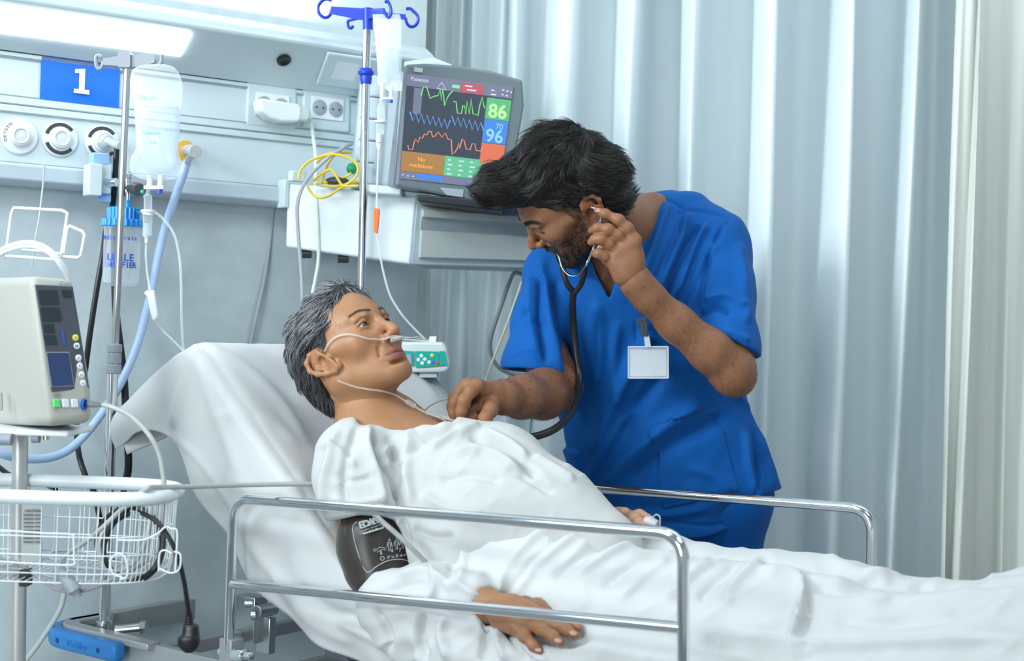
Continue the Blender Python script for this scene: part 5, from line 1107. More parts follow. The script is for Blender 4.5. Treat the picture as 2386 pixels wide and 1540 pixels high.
bdir = lambda p: np.stack([np.sign(p[:,0])*1., -.3+0*p[:,0], .35-.5*np.clip(np.abs(p[:,0])/.04, 0, 1)], 1)
short_hairs('eyebrow', HP, Lh, Fh, browmask(Lh, .0026) > 0, 420, .0058, bdir, M_brP, pt, .00020)
# hair
def hair_cap(H, shapes, keep, name, m, par, res=.0035, relax=2, wav=None):
    S = SDF((-.125,-.155,-.13), (.125,.17,.20), res)
    for sh in shapes: S.ell(*sh[:2], k=sh[2] if len(sh) > 2 else .03)
    keep(S); V, F = S.mesh(relax); F = flip_if(V-V.mean(0), F)
    if wav: V = wav(V, vnormals(V, F))
    o = link(name, mesh_np(name, H.w(V), F), par, m); return o, V, F
def keepP(S):
    def f(X, Y, Z):                      # inside = where hair may be
        a = np.abs(X); front = Y-(.066 + .10*np.clip(Z-.085, -.02, .1) - .9*np.clip(a-.045, 0, .1)); side = np.where(Z < .050, Y-.026-.55*np.clip(Z-.02, 0, .03), -.05); ear = np.where(Z < .012, Y+.030+.25*(.012-Z), -.05); low = -(Z+.085)
        return np.maximum(np.maximum(front, side), np.maximum(ear, low))
    S.fn(f, .008, 'i')
M_capP = mat('hair_grey_base', (.035,.037,.040), .6)
def wavP(V, N):
    w = np.sin((V[:,1]*90+V[:,2]*30)+noise3(V*28, 5)*7)*.0016 + (noise3(V*np.array([55,30,30]), 8)-.5)*.006; return V+N*w[:, None]
hpo, Vc, Fc = hair_cap(HP, [((0,-.012,.046), (.078,.101,.090), 0), ((0,-.048,.0), (.067,.063,.080), .03), ((0,.040,.098), (.052,.040,.030), .03)], keepP, 'hair', M_capP, pt, wav=wavP)
def comb(H, V, F, n, ln, dirf, m, par, name, r=.0004, seed=3, lift=.18, wave=.004, k=8, mask=None, fr=35., clump=.0, sink=.004, curl=0., off=None):
    rng = np.random.RandomState(seed); N = vnormals(V, F); mk = np.ones(len(V), bool) if mask is None else mask
    p, vi = surf_pts(V, F, mk, n, rng); Nn = N[vi]; p = p - Nn*sink; d = dirf(p, Nn); d = d/np.maximum(np.linalg.norm(d, axis=1), 1e-6)[:, None]
    L = (ln(p) if callable(ln) else ln)*(.65+.6*rng.rand(n)); st = L/(k-1); pts = [p]; cid = noise3(p*fr, seed)*6.28; 
    side0 = np.cross(Nn, d); lf = (lift(p) if callable(lift) else lift)*np.ones(n)
    cur = p.copy(); hgt = (.5+rng.rand(n))
    for j in range(1, k):
        t = j/(k-1); g = dirf(cur, Nn); g /= np.maximum(np.linalg.norm(g, axis=1), 1e-6)[:, None]; 
        w_ = np.cos(cid + t*5.5 + noise3(cur*fr*.6, seed+7)*3)*wave*24
        gg = g + side0*w_[:, None]*.9 + Nn*(lf*(1-1.25*t))[:, None] + rng.randn(n, 3)*.035
        gg /= np.linalg.norm(gg, axis=1)[:, None]; cur = cur + gg*st[:, None]; pts.append(cur)
    Q = np.stack(pts, 1)
    if clump:                            # gather strands into locks
        cell = np.round(p/clump).astype(int); key = cell[:,0]*73856093 ^ cell[:,1]*19349663 ^ cell[:,2]*83492791; u, inv = np.unique(key, return_inverse=True)
        cnt = np.bincount(inv); mean = np.stack([np.bincount(inv, Q[:,j,c])/cnt for j in range(k) for c in range(3)], 1).reshape(-1, k, 3)[inv]
        tt = np.linspace(0, .62, k)[None, :, None]; Q = Q*(1-tt)+mean*tt
    Wd = H.w(Q.reshape(-1, 3)).reshape(n, k, 3); return strands(name, Wd, r, r*.3, m, par)
def dirP(p, N):                          # combed back from the brow, down behind the ears
    x, y, z = p[:,0], p[:,1], p[:,2]; g = np.stack([.25*np.sign(x)*np.clip(.06-z, 0, .05)*8+.15*x*10, -1+0*x, .9*np.clip(y, -.2, .05)*8 -.55 - 6*np.clip(-y-.03, 0, .06)*1.2], 1)
    g[:,2] = np.where(z < .05, np.minimum(g[:,2], -.7), g[:,2]); return g - N*(g*N).sum(1)[:, None]
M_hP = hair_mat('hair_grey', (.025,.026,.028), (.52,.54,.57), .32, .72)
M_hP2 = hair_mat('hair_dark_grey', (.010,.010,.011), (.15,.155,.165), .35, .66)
up_ = (Vc[:,2] > .055); 
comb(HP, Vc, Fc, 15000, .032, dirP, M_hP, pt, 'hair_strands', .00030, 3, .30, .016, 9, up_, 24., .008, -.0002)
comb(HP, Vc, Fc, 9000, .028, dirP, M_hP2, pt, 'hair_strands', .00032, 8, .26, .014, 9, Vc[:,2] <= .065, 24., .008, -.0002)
# ================================================================ NURSE
nu = thing('person', 'dark-haired bearded nurse in blue scrubs bending over the far bed rail', 'person', Vector((P(1560,770,3.15).x, 3.15, 0)))
HN = Head((-.329, .873, .361), (-.613, -.488, .621), P(1336, 473, 2.95), 1.0255)
skinN = (.25, .115, .060)
tN = tinter(skinN, (.24,.085,.065), False, 1.)
nk = [tuple(HN.l(np.array([tuple(v)]))[0]) for v in (P(1440,545,3.08),)][0]
S = head_sdf(False, .0012, neck=[((0,-.020,-.020), tuple(np.array((0,-.020,-.020))*.35+np.array(nk)*.65), .056, .058, .03)])
Vn, Fn = S.mesh(1); Fn = flip_if(Vn-Vn.mean(0), Fn); Ln = Vn.copy(); Cn = tN(Ln); nbody = [(HN.w(Vn), Fn, Cn)]
S = SDF(*bb([P(1330,640,3.0), P(1500,440,3.2)], .10), .004)
S.cap(HN.v(0,-.022,-.03), P(1445,545,3.10), .056, .066, .02); S.cap(P(1445,545,3.10), P(1430,640,3.13), .075, .10, .05); S.cap(P(1400,560,3.08), P(1520,500,3.16), .05, .05, .05)
S.chain([HN.v(-.05,-.035,-.05), P(1420,600,3.03), P(1405,650,3.035)], [.012,.010,.008], .015)
add_skin(nbody, S, (skinN[0]*.95, skinN[1]*.93, skinN[2]*.9))
# raised arm (upper arm, elbow, forearm) and the other forearm
arm_skin(nbody, [P(1665,620,3.12), P(1700,800,3.00), P(1706,868,2.95)], [.055,.048,.046], .004, skinN, lambda S: (S.chain([P(1706,862,2.95), P(1655,818,2.93), P(1575,752,2.91), P(1510,690,2.885), P(1482,657,2.875), P(1472,632,2.870)], [.0455,.0430,.0365,.0312,.0300,.0265], .02), S.ell(P(1718,888,2.955), (.026,.022,.026), .03)), more=[P(1575,752,2.91), P(1482,657,2.875)])
arm_skin(nbody, [P(1250,780,3.06), P(1300,900,3.02), P(1265,918,2.93), P(1215,925,2.84), P(1172,926,2.775), P(1155,924,2.76)], [.050,.050,.050,.041,.0305,.0275], .004, skinN)
# hand at the ear
hn = [P(1365,480,2.86), P(1510,700,2.86)]
S = SDF(*bb(hn, .06), .0018); pa = (1,0,0)
S.cap(P(1480,655,2.875), P(1468,625,2.868), .0250, .0262, .02); hd_ = lambda x, y, z=2.858: P(x, y, z)
for a, b, ra, rb in (((1476,640),(1478,572),.021,.0135), ((1468,636),(1460,577),.022,.0140), ((1458,636),(1440,590),.021,.0135), ((1450,640),(1426,610),.020,.0125)): S.cap(hd_(*a, 2.868), hd_(*b), ra, rb, .014)
S.ell(hd_(1462,602,2.862), (.031,.020,.034), .018)
fingers(S, [([hd_(1480,562), hd_(1462,532,2.850), hd_(1441,512,2.848), hd_(1410,498,2.852), hd_(1391,491,2.856)], [.0135,.0112,.0107,.0088,.0072]),
 ([hd_(1463,572), hd_(1440,548,2.848), hd_(1417,534,2.843), hd_(1392,531,2.848), hd_(1378,537,2.855)], [.0135,.0112,.0105,.0087,.0074]),
 ([hd_(1441,588), hd_(1420,568,2.848), hd_(1401,557,2.843), hd_(1386,558,2.848), hd_(1376,564,2.856)], [.0130,.0108,.0102,.0086,.0074]),
 ([hd_(1426,608), hd_(1410,597,2.852), hd_(1395,590,2.850), hd_(1386,591,2.856)], [.0118,.0095,.0088,.0074])], .0035)
S.chain([hd_(1440,625,2.885), hd_(1415,602,2.892), hd_(1398,580,2.890)], [.016,.0115,.0095], .008)
for x, y in ((1481,559),(1461,571),(1441,586)): S.ell(hd_(x, y, 2.849), (.0105,.007,.0105), .012)
add_skin(nbody, S, (skinN[0]*1.04, skinN[1]*1.04, skinN[2]*1.04))
nail(nbody, hd_(1394,490,2.8485), (-.2,-.9,.35), (-.9,0,.3), .0048, .0062, (.42,.25,.20)); nail(nbody, hd_(1399,578,2.880), (0,-1,.1), (-.4,0,.9), .0058, .0075, (.60,.50,.45))
# hand on the chest
S = SDF(*bb([P(1040,880,2.70), P(1185,1005,2.74)], .05), .0018); h2 = lambda x, y, z=2.70: P(x, y, z)
S.cap(h2(1174,926,2.775), h2(1150,924,2.755), .0290, .0275, .02)
for a, b, ra, rb in (((1156,918,2.755),(1112,899,2.705),.0215,.0125), ((1152,922,2.765),(1088,899,2.722),.021,.0125), ((1150,930,2.772),(1072,912,2.742),.020,.0115), ((1150,936,2.765),(1132,946,2.735),.020,.018)): S.cap(h2(*a), h2(*b), ra, rb, .014)
fingers(S, [([h2(1112,899,2.705), h2(1096,912,2.692), h2(1081,934,2.685), h2(1075,957,2.688), h2(1071,979,2.695)], [.0128,.0118,.0112,.0098,.0078]),
 ([h2(1088,897,2.722), h2(1070,915,2.712), h2(1060,938,2.707), h2(1057,960,2.710), h2(1059,980,2.715)], [.0122,.0112,.0105,.0093,.0075]),
 ([h2(1072,911,2.742), h2(1058,927,2.735), h2(1054,948,2.732), h2(1056,970,2.735)], [.0112,.0100,.0095,.008]),
 ([h2(1110,942,2.74), h2(1100,966,2.725), h2(1088,977,2.715), h2(1108,972,2.71)], [.012,.0105,.0095,.0085]),
 ([h2(1146,934,2.735), h2(1142,955,2.705), h2(1131,974,2.688), h2(1126,994,2.682)], [.0185,.0145,.0122,.0095])], .0035)
for c in ((1112,896,2.700),(1088,894,2.716)): S.ell(h2(*c), (.0105,.0085,.0095), .012)
add_skin(nbody, S, (skinN[0]*1.1, skinN[1]*1.1, skinN[2]*1.1))
nail(nbody, h2(1124,995,2.671), (-.45,-.85,-.1), (-.1,0,-1), .0062, .0078, (.42,.27,.22)); nail(nbody, h2(1069,978,2.6865), (-.3,-.9,.1), (-.05,0,-1), .0050, .0062, (.42,.27,.22))
M_skN = mat('skin_tan', skinN, .42, attr='tint', sss=.08, bump=.18, bscale=1000, spec=.3)
join_body('body', nbody, M_skN, nu)
# hair, brows, beard
def keepN(S):
    def f(X, Y, Z):
        a = np.abs(X); front = np.where(Z < .106, Y-(.070-.9*np.clip(a-.040, 0, .1))-.55*np.clip(Z-.072, 0, .03)*3, -.05); side = np.where(Z < .050, Y-.022-.4*np.clip(Z, -.03, .03), -.05); ear = np.where(Z < .016, Y+.026+.25*(.016-Z), -.05)
        sb = np.where(Z < .016, np.maximum(Y-.034, -(Y-.014)), .05); sb = np.maximum(sb, -(Z+.012)); ear = np.minimum(ear, np.where(Z < .016, sb, ear)); return np.maximum(np.maximum(front, side), np.maximum(ear, -(Z+.070)))
    S.fn(f, .008, 'i')
def wavN(V, N): w = np.sin((V[:,1]*60+V[:,2]*45+V[:,0]*30)+noise3(V*24, 5)*8)*.0030 + (noise3(V*np.array([45,28,28]), 8)-.5)*.013; return V+N*w[:, None]
M_capN = mat('hair_black_base', (.008,.007,.007), .5)
ho, Vd, Fd = hair_cap(HN, [((0,-.020,.050), (.083,.106,.098), 0), ((0,-.060,.0), (.072,.066,.072), .03), ((0,.0,.110), (.072,.096,.050), .03), ((0,.072,.124), (.060,.046,.034), .025), ((-.005,.096,.146), (.046,.030,.024), .02)], keepN, 'hair', M_capN, nu, wav=wavN)
def dirN(p, N):
    x, y, z = p[:,0], p[:,1], p[:,2]; top = np.clip((z-.075)/.04, 0, 1); fr = np.clip((y-.03)/.06, 0, 1); nn = noise3(p*14, 31)-.5
    g = np.stack([.5*nn+.5*x*8*(1-top), top*(1.0)-(1-top)*.75, top*(-.15+1.1*fr)-(1-top)*.7], 1); return g - N*(g*N).sum(1)[:, None]
M_hN = hair_mat('hair_black_brown', (.004,.0035,.0035), (.034,.025,.020), .30, .62)
rootN = ~((Vd[:,2] < .100)*(Vd[:,1] > .050)); comb(HN, Vd, Fd, 16000, .038, dirN, M_hN, nu, 'hair_strands', .00030, 5, .30, .018, 9, rootN, 18., .011, -.0002)
comb(HN, Vd, Fd, 3500, .045, dirN, M_hN, nu, 'hair_strands', .00026, 15, .55, .020, 9, Vd[:,2] > .09, 18., .016, -.0002)
M_bdN = hair_mat('beard_black', (.006,.005,.005), (.03,.022,.017), .4)
short_hairs('eyebrow', HN, Ln, Fn, browmask(Ln, .0040) > 0, 1100, .0075, bdir, M_bdN, nu, .00022, 2)
axn = np.abs(Ln[:,0]); yy, zz_ = Ln[:,1], Ln[:,2]
must = (np.abs(zz_+.0305) < .0050)*(axn < .029)*(yy > .08); chinm = (zz_ < -.060)*(yy > .045)*(zz_ > -.105); nj = noise3(Ln*260, 77)*.030-.004; jawm = (axn > .034)*(zz_ < -.034-nj+(axn-.034)*1.0)*(yy > .002+nj*.3)*(zz_ > -.11)*(axn < .075)
dm = lambda p: np.stack([np.sign(p[:,0])*.9, .1+0*p[:,0], -.5+0*p[:,0]], 1)
short_hairs('moustache', HN, Ln, Fn, must > 0, 1800, .0090, dm, M_bdN, nu, .00024, 4, .6)
dj = lambda p: np.stack([np.sign(p[:,0])*.15, .3+0*p[:,0], -1+0*p[:,0]], 1)
short_hairs('beard', HN, Ln, Fn, (chinm > 0) | (jawm > 0), 6000, .0042, dj, M_bdN, nu, .00020, 6, .5)
for sd in (1, -1): eye(HN, nu, sd, (0, 1, -.8))
# forearm hair
def arm_hair(bag_i, n, ln, seed, par, axis, zmin=-9):
    V, F, _ = nbody[bag_i]; rng = np.random.RandomState(seed); mk = V[:,2] > zmin; p, vi = surf_pts(V, F, mk, n, rng); N = vnormals(V, F)[vi]; d = np.array(axis)+.5*rng.randn(n, 3); d -= N*(d*N).sum(1)[:, None]; d /= np.linalg.norm(d, axis=1)[:, None]
    Q = np.stack([p + d*ln*t + N*ln*.35*t for t in (0,.4,.7,1.)], 1); strands('arm_hair', Q, .00013, .00005, M_bdN, par)
arm_hair(2, 2600, .0065, 1, nu, (.4,0,-.9)); arm_hair(3, 2600, .007, 2, nu, (.5,0,-.8))
# ---- scrub top
def pxy(X, Y, Z):
    z = Z-CAMZ; a = X*cR.x+z*cR.z; b = X*cU.x+z*cU.z; return CX+a/Y*FPX, CY-b/Y*FPX
def loftf(rows):
    r = np.array(rows, float); f = [ipn(r[:,0], r[:,k]) for k in range(1, 5)]; y0, y1 = r[0,0], r[-1,0]
    def g(X, Y, Z, grow=0.):
        px, py = pxy(X, Y, Z); L, R, D, T = (h(py) for h in f); w = (R-L)/2/FPX*D+grow; T = T+grow; u = (px-(L+R)/2)/FPX*Y/w; v = (Y-D)/T; q = np.sqrt(u*u+v*v+1e-9)
        d = (q-1)*np.minimum(w, T)*.9; return np.maximum(d, np.maximum((y0-py), (py-y1))/FPX*Y).astype(np.float32)
    return g
def polyd(poly, px, py):                # signed distance in px to a polygon (negative inside)
    d = np.full(px.shape, 1e9); s = np.ones(px.shape); n = len(poly)
    for i in range(n):
        ax_, ay_ = poly[i]; bx_, by_ = poly[(i-1) % n]; ex, ey = bx_-ax_, by_-ay_; wx, wy = px-ax_, py-ay_
        t = np.clip((wx*ex+wy*ey)/(ex*ex+ey*ey), 0, 1); d = np.minimum(d, (wx-ex*t)**2+(wy-ey*t)**2)
        c1, c2, c3 = py >= ay_, py < by_, ex*wy > ey*wx; s = np.where((c1 & c2 & c3) | (~c1 & ~c2 & ~c3), -s, s)
    return s*np.sqrt(d)
torso = loftf([(448,1488,1575,3.21,.040),(470,1430,1650,3.20,.070),(505,1350,1690,3.18,.095),(560,1275,1705,3.15,.115),(640,1245,1712,3.13,.125),(740,1248,1715,3.13,.125),(850,1265,1728,3.16,.125),(930,1287,1745,3.19,.125),(1040,1322,1786,3.20,.130),(1110,1340,1812,3.21,.135),(1150,1350,1824,3.21,.135),(1200,1358,1800,3.22,.130),(1265,1370,1790,3.22,.128)])
lo, hi = bb([P(1160,430,2.9), P(1830,1260,3.4), P(1160,1260,2.9)], .03)
def halfspace(S, pts, nrm, op, lo, hi): 
    c = Vector(pts); n = Vector(nrm).normalized(); S.fn(lambda X, Y, Z: ((X-c.x)*n.x+(Y-c.y)*n.y+(Z-c.z)*n.z).astype(np.float32), .004, op, lo, hi)
RS = .0034
S = SDF(lo, hi, RS); S.fn(torso, 0)
# V neck and hem
V_ = [(1300,440),(1488,430),(1494,450),(1474,505),(1455,560),(1448,600),(1437,645),(1419,694),(1398,655),(1378,612),(1350,590),(1300,600)]
def vneck(X, Y, Z):
    px, py = pxy(X, Y, Z); return np.maximum(polyd(V_, px, py)/FPX*Y, Y-3.16).astype(np.float32)
S.fn(vneck, .003, 'd')
def hemf(X, Y, Z):
    px, py = pxy(X, Y, Z); h = np.interp(px, [1300,1420,1560,1650,1745,1768,1769,1830], [1262,1262,1258,1250,1222,1208,1158,1136]); return ((py-h)/FPX*Y).astype(np.float32)
S.fn(hemf, .003, 'i')
def sleeve(chain, rs, hem_c, hem_n, inner, thick=.006):
    T = SDF(lo, hi, RS); T.chain(chain, rs, .03); halfspace(T, hem_c, hem_n, 'i', *bb(chain, .16)); T.chain(inner[0], inner[1], .01, 'd'); return T
T1 = sleeve([P(1600,520,3.17), P(1655,575,3.13), P(1674,690,3.065), P(1686,800,3.00), P(1692,860,2.97)], [.07,.082,.074,.071,.070], P(1686,795,2.99), Vector((-.43,-.12,-1)), ([P(1692,780,2.995), P(1705,920,2.95)], [.048,.052]))
T2 = sleeve([P(1330,560,3.12), P(1290,640,3.11), P(1262,740,3.05), P(1240,850,3.00), P(1232,900,2.98)], [.05,.062,.060,.060,.060], P(1235,866,3.0), Vector((-.05,-.1,-1)), ([P(1243,845,3.00), P(1240,920,2.98)], [.050,.052]))
S.g = smin(S.g, T1.g, .022); S.g = smin(S.g, T2.g, .022)
def wr(V, N):
    px, py, d = proj(V); w = (noise3(np.stack([px/70+py/160, py/120, d*0+1], 1), 3)-.5)*.010+(noise3(np.stack([px/30+py/60, py/60, d*0+1], 1), 4)-.5)*.0035; V = V+N*w[:, None]
    pk = polyd([(1517,997),(1673,952),(1722,1144),(1545,1186)], px, py); fr = (N[:,1] < 0)*1.; V = V+N*((np.clip(-pk/2.5, 0, 1)*.0045+np.exp(-((pk+9)/2.2)**2)*-.0008)*fr)[:, None]
    pk2 = polyd([(1311,1035),(1352,1050),(1362,1125),(1345,1125)], px, py); V = V+N*(np.clip(-pk2/5, 0, 1)*.012*fr)[:, None]
    cb = polyd([(1494,448),(1474,505),(1455,560),(1448,600),(1437,645),(1419,694),(1398,655),(1378,612),(1352,640),(1402,740),(1448,744),(1470,650),(1486,570),(1520,470)], px, py); V = V+N*((np.clip(-cb/3, 0, 1)*.0016)*fr)[:, None]
    return V
foldN = [([(1560,470),(1535,540),(1500,640),(1490,720)], .010, 13), ([(1610,490),(1580,560),(1530,680),(1515,740)], .012, 12), ([(1650,520),(1612,590),(1565,700)], .012, 12), ([(1668,560),(1630,640),(1600,740)], .011, 12), ([(1590,520),(1555,600),(1510,700)], -.010, 11), ([(1630,520),(1590,600),(1545,700)], -.010, 11), ([(1655,590),(1615,680),(1590,760)], -.012, 10),
 ([(1575,500),(1625,490),(1690,505),(1700,525)], -.005, 5), ([(1500,452),(1560,468),(1600,490)], -.004, 4), ([(1690,520),(1655,590),(1628,700),(1622,760)], -.008, 7),
 ([(1720,560),(1735,660),(1742,760)], .006, 16), ([(1640,700),(1690,690),(1735,720)], .008, 12), ([(1625,735),(1670,715),(1700,730)], -.010, 9), ([(1640,760),(1700,775),(1750,795)], .005, 10), ([(1620,762),(1690,795),(1752,818)], -.0022, 3),
 ([(1640,930),(1560,985),(1470,1060),(1400,1150)], .014, 22), ([(1690,960),(1640,1000),(1560,1040),(1470,1130)], -.010, 24), ([(1500,940),(1440,1000),(1390,1080),(1360,1130)], .008, 16), ([(1520,770),(1470,860),(1420,960),(1380,1060)], .010, 20), ([(1560,860),(1500,930),(1440,1020)], -.010, 20),
 ([(1262,600),(1275,720),(1300,860),(1318,1000)], .008, 14), ([(1295,640),(1310,760),(1325,880)], -.007, 14), ([(1240,640),(1232,720),(1250,830)], .006, 14), ([(1262,640),(1258,740),(1275,850)], -.010, 9), ([(1210,740),(1240,730),(1262,760)], -.006, 12), ([(1190,840),(1230,820),(1270,850)], -.0025, 4),
 ([(1390,700),(1400,800),(1390,900)], .006, 16), ([(1440,740),(1430,850),(1440,950)], .005, 16), ([(1700,900),(1745,960),(1790,1080),(1805,1140)], .006, 12), ([(1745,920),(1760,1010),(1768,1100),(1760,1160)], -.010, 8), ([(1735,1000),(1745,1100),(1768,1160)], .008, 9), ([(1600,1090),(1660,1110),(1700,1150)], .005, 16), ([(1440,1190),(1540,1200),(1660,1180)], .006, 16), ([(1560,1215),(1660,1225),(1770,1190)], -.003, 5), ([(1480,745),(1484,790),(1490,850)], -.003, 3)]
foldN = [(a, b*1.6, c*.8) for a, b, c in foldN]
M_scr = mat('scrubs_blue', (.0015, .088, .34), .75, sheen=.04, bump=.08, bscale=900, spec=.2)
sdf_obj('scrub_top', S, M_scr, nu, 1, foldN, post=wr)
# trousers
T = SDF(*bb([P(1400,1180,3.2), Vector((P(1400,1200,3.2).x, 3.2, .02)), Vector((P(1790,1200,3.2).x, 3.35, .02))], .16), .009)
xc0, xc1 = P(1500,1200,3.24), P(1670,1200,3.24)
for c in (xc0, xc1): T.chain([c+Vector((0,0,.03)), Vector((c.x, 3.26, .45)), Vector((c.x, 3.27, .06))], [.115,.085,.07], .04)
T.cap(P(1490,1150,3.22), P(1680,1150,3.22), .115, .115, .04)
sdf_obj('trousers', T, M_scr, nu, 1)
for c in (xc0, xc1): MB().ball(Vector((c.x, 3.22, .04)), (.045,.12,.04)).build('shoe', M_white, nu)
# ---- id badge
bdg = thing('id_badge', 'blank white name badge in a clear holder clipped to the blue scrubs pocket', 'badge', P(1510, 800, 2.985))
BDd = 2.985; ba = (cR, cF, cU)
bz_ = lambda x, y, d=BDd: P(x, y, d)
slab('badge_holder', [bz_(1464,807), bz_(1556,806), bz_(1557,881), bz_(1465,881)], -cF, .0025, clear_mat('badge_film', (.85,.9,.95), .30), bdg, .001)
slab('badge_card', [bz_(1467,815,BDd-.0005), bz_(1552,815,BDd-.0005), bz_(1553,876,BDd-.0005), bz_(1468,877,BDd-.0005)], cF, .001, mat('card_white', (.62,.66,.70), .4), bdg)
mb = MB()
for y0 in (808, 881): mb.tube([bz_(1465,y0,BDd-.003), bz_(1556,y0,BDd-.003)], .0012, 6)
mb.tube([bz_(1464,807,BDd-.003), bz_(1464,881,BDd-.003)], .0012, 6); mb.tube([bz_(1557,807,BDd-.003), bz_(1557,881,BDd-.003)], .0012, 6); mb.build('holder_rim', clear_mat('rim_clear', (.9,.95,1.), .6), bdg)
slab('badge_strap', [bz_(1500,782,BDd-.004), bz_(1512,781,BDd-.004), bz_(1517,808,BDd-.004), bz_(1503,810,BDd-.004)], -cF, .001, mat('strap_pale', (.55,.6,.68), .3), bdg)
mb = MB(); mb.box(bz_(1501,768,BDd-.002), (.007,.006,.014), ba); mb.box(bz_(1495,750,BDd+.004), (.0095,.004,.008), ba); mb.build('badge_clip', M_dark, bdg, bevel=.001, label='black badge clip')
# ---- stethoscope
st = thing('stethoscope', 'black stethoscope hanging from the ears of the nurse down to the patient chest', 'stethoscope', P(1337, 690, 3.0))
tube('tubing', ppath([(1337,680,2.94),(1334,705,2.955),(1336,760,2.985),(1343,830,2.99),(1350,880,2.98),(1347,925,2.93),(1328,965,2.86),(1295,998,2.80),(1250,1016,2.76),(1205,1019,2.73),(1160,1008,2.715),(1120,992,2.715),(1090,985,2.72)]), .0076, M_blk, st, n=14)
tube('yoke_arm', ppath([(1310,612,2.93),(1313,635,2.93),(1321,660,2.93),(1337,682,2.94)]), .0058, M_blk, st, n=12)
tube('yoke_arm', ppath([(1363,622,2.915),(1359,645,2.92),(1352,665,2.93),(1337,684,2.94)]), .0062, M_blk, st, n=12)
tube('ear_tube', ppath([(1377,483,2.868),(1388,488,2.868),(1395,500,2.868),(1397,515,2.87),(1393,540,2.875),(1384,575,2.885),(1374,600,2.90),(1363,624,2.915)]), .0026, M_chrome, st)
tube('ear_tube', ppath([(1296,560,2.98),(1299,588,2.95),(1305,602,2.935),(1310,615,2.93)]), .0028, M_chrome, st)
tube('spring_strip', ppath([(1304,598,2.925),(1311,622,2.915),(1325,639,2.905),(1343,641,2.90),(1356,630,2.905),(1364,618,2.91)]), .0030, M_chrome, st, flat=.4)
MB().ball(HN.v(-.0745,.004,-.004), .0065).build('ear_tip', M_dark, st)
cp = P(1083, 986, 2.712); MB().lathe([(.020,0),(.021,.002),(.021,.006),(.016,.009),(.008,.012),(.001,.012)], cp-Vector((0,0,.004)), basis((.35,-.2,.9)), 28).build('chest_piece', M_chrome, st)
# ================================================================ GOWN, TOP SHEET, CUFF, CANNULA
lo, hi = bb([B(.20,-.12,.70), B(1.05,.50,1.15), P(735,1000,2.6), P(1440,1190,2.6), P(720,1250,2.6), B(.2,.5,1.0), P(1060,980,2.85), P(1450,1400,2.40), P(840,1150,2.50), P(1200,1010,2.55)], .075)
S = SDF(lo, hi, .0042)
S.chain([P(925,1078,2.70), P(1035,1092,2.66), P(1160,1125,2.62), P(1285,1200,2.56), P(1405,1272,2.49)], [.066,.082,.088,.082,.068], .05)
S.chain([P(930,1130,2.66), P(1010,1160,2.61), P(1150,1210,2.55), P(1270,1265,2.51)], [.08,.095,.095,.085], .05)
S.chain([P(930,1190,2.60), P(985,1245,2.56), P(1075,1290,2.50)], [.06,.075,.075], .04)
S.chain([P(830,1045,2.63), P(905,1050,2.68), P(1010,1035,2.76), P(1085,1045,2.82)], [.050,.050,.043,.047], .04)       # shoulders
S.chain([P(1085,1045,2.84), P(1180,1110,2.80), P(1310,1195,2.72), P(1385,1228,2.65)], [.055,.055,.046,.034], .04)      # far sleeve
S.chain([P(815,1058,2.60), P(822,1110,2.57), P(845,1170,2.55), P(862,1200,2.54)], [.062,.066,.066,.066], .03)         # near sleeve
S.ell(P(1120,1045,2.70), (.10,.09,.045), .05); S.chain([P(850,1040,2.64), P(920,1045,2.66), P(1000,1048,2.70), P(1060,1035,2.74)], [.040,.042,.042,.040], .04)
def nck(X, Y, Z):                        # neck opening
    px, py = pxy(X, Y, Z); d = polyd([(820,940),(834,985),(850,990),(870,988),(905,996),(1015,1000),(1050,990),(1062,980),(1080,900),(900,850)], px, py); return (d/FPX*Y).astype(np.float32)
S.fn(nck, .006, 'd')
def cufcut(X, Y, Z):
    px, py = pxy(X, Y, Z); d = polyd([(700,1222),(790,1208),(835,1200),(880,1203),(925,1212),(936,1250),(962,1330),(985,1420),(850,1440),(700,1500)], px, py); return np.maximum(d/FPX*Y, Y-2.625).astype(np.float32)
S.fn(cufcut, .004, 'd')
def wrG(V, N):
    px, py, d = proj(V); rn = 1-np.abs(2*noise3(np.stack([px/60+py/75, py/70-px/240, d*0+2], 1), 33)-1); w = rn**4*.002 + (noise3(np.stack([px/80-py/200, py/110, d*0+1], 1), 13)-.5)*.007+(noise3(np.stack([px/34+py/90, py/50, d*0+1], 1), 14)-.5)*.003; return V+N*w[:, None]
foldG = [([(790,1000),(770,1060),(755,1130),(760,1200)], .008, 10), ([(835,990),(810,1060),(800,1140),(815,1190)], -.008, 10), ([(870,995),(880,1060),(915,1110),(930,1170)], -.012, 9), ([(862,992),(858,1040),(880,1110),(900,1180)], .008, 10), ([(905,1020),(925,1090),(935,1200),(950,1290)], -.010, 9), ([(960,1010),(945,1090),(960,1180)], .008, 14),
 ([(1060,985),(1000,1000),(930,1030),(880,1060)], .007, 10), ([(1075,995),(1010,1015),(960,1050),(925,1100)], -.008, 9), ([(1120,990),(1060,1010),(1000,1050)], .007, 9), ([(1130,1005),(1180,1030),(1230,1070)], .008, 9), ([(1090,1015),(1150,1035),(1215,1080),(1260,1110)], -.010, 10), ([(1050,1060),(1110,1050),(1170,1070),(1220,1110)], .009, 12), ([(1020,1120),(1100,1105),(1170,1120)], -.006, 12),
 ([(1240,1060),(1290,1090),(1340,1120)], .006, 8), ([(1180,1090),(1240,1120),(1290,1150)], -.006, 9), ([(980,1150),(1050,1190),(1130,1200)], .006, 14), ([(960,1230),(1010,1250),(1060,1250)], -.008, 12), ([(780,1100),(820,1120),(870,1110)], -.004, 7), ([(770,1160),(830,1175),(900,1160)], .005, 9), ([(745,1040),(790,1050),(830,1090)], .005, 9)]
foldG = [(a, b*1.65, c*.9) for a, b, c in foldG]
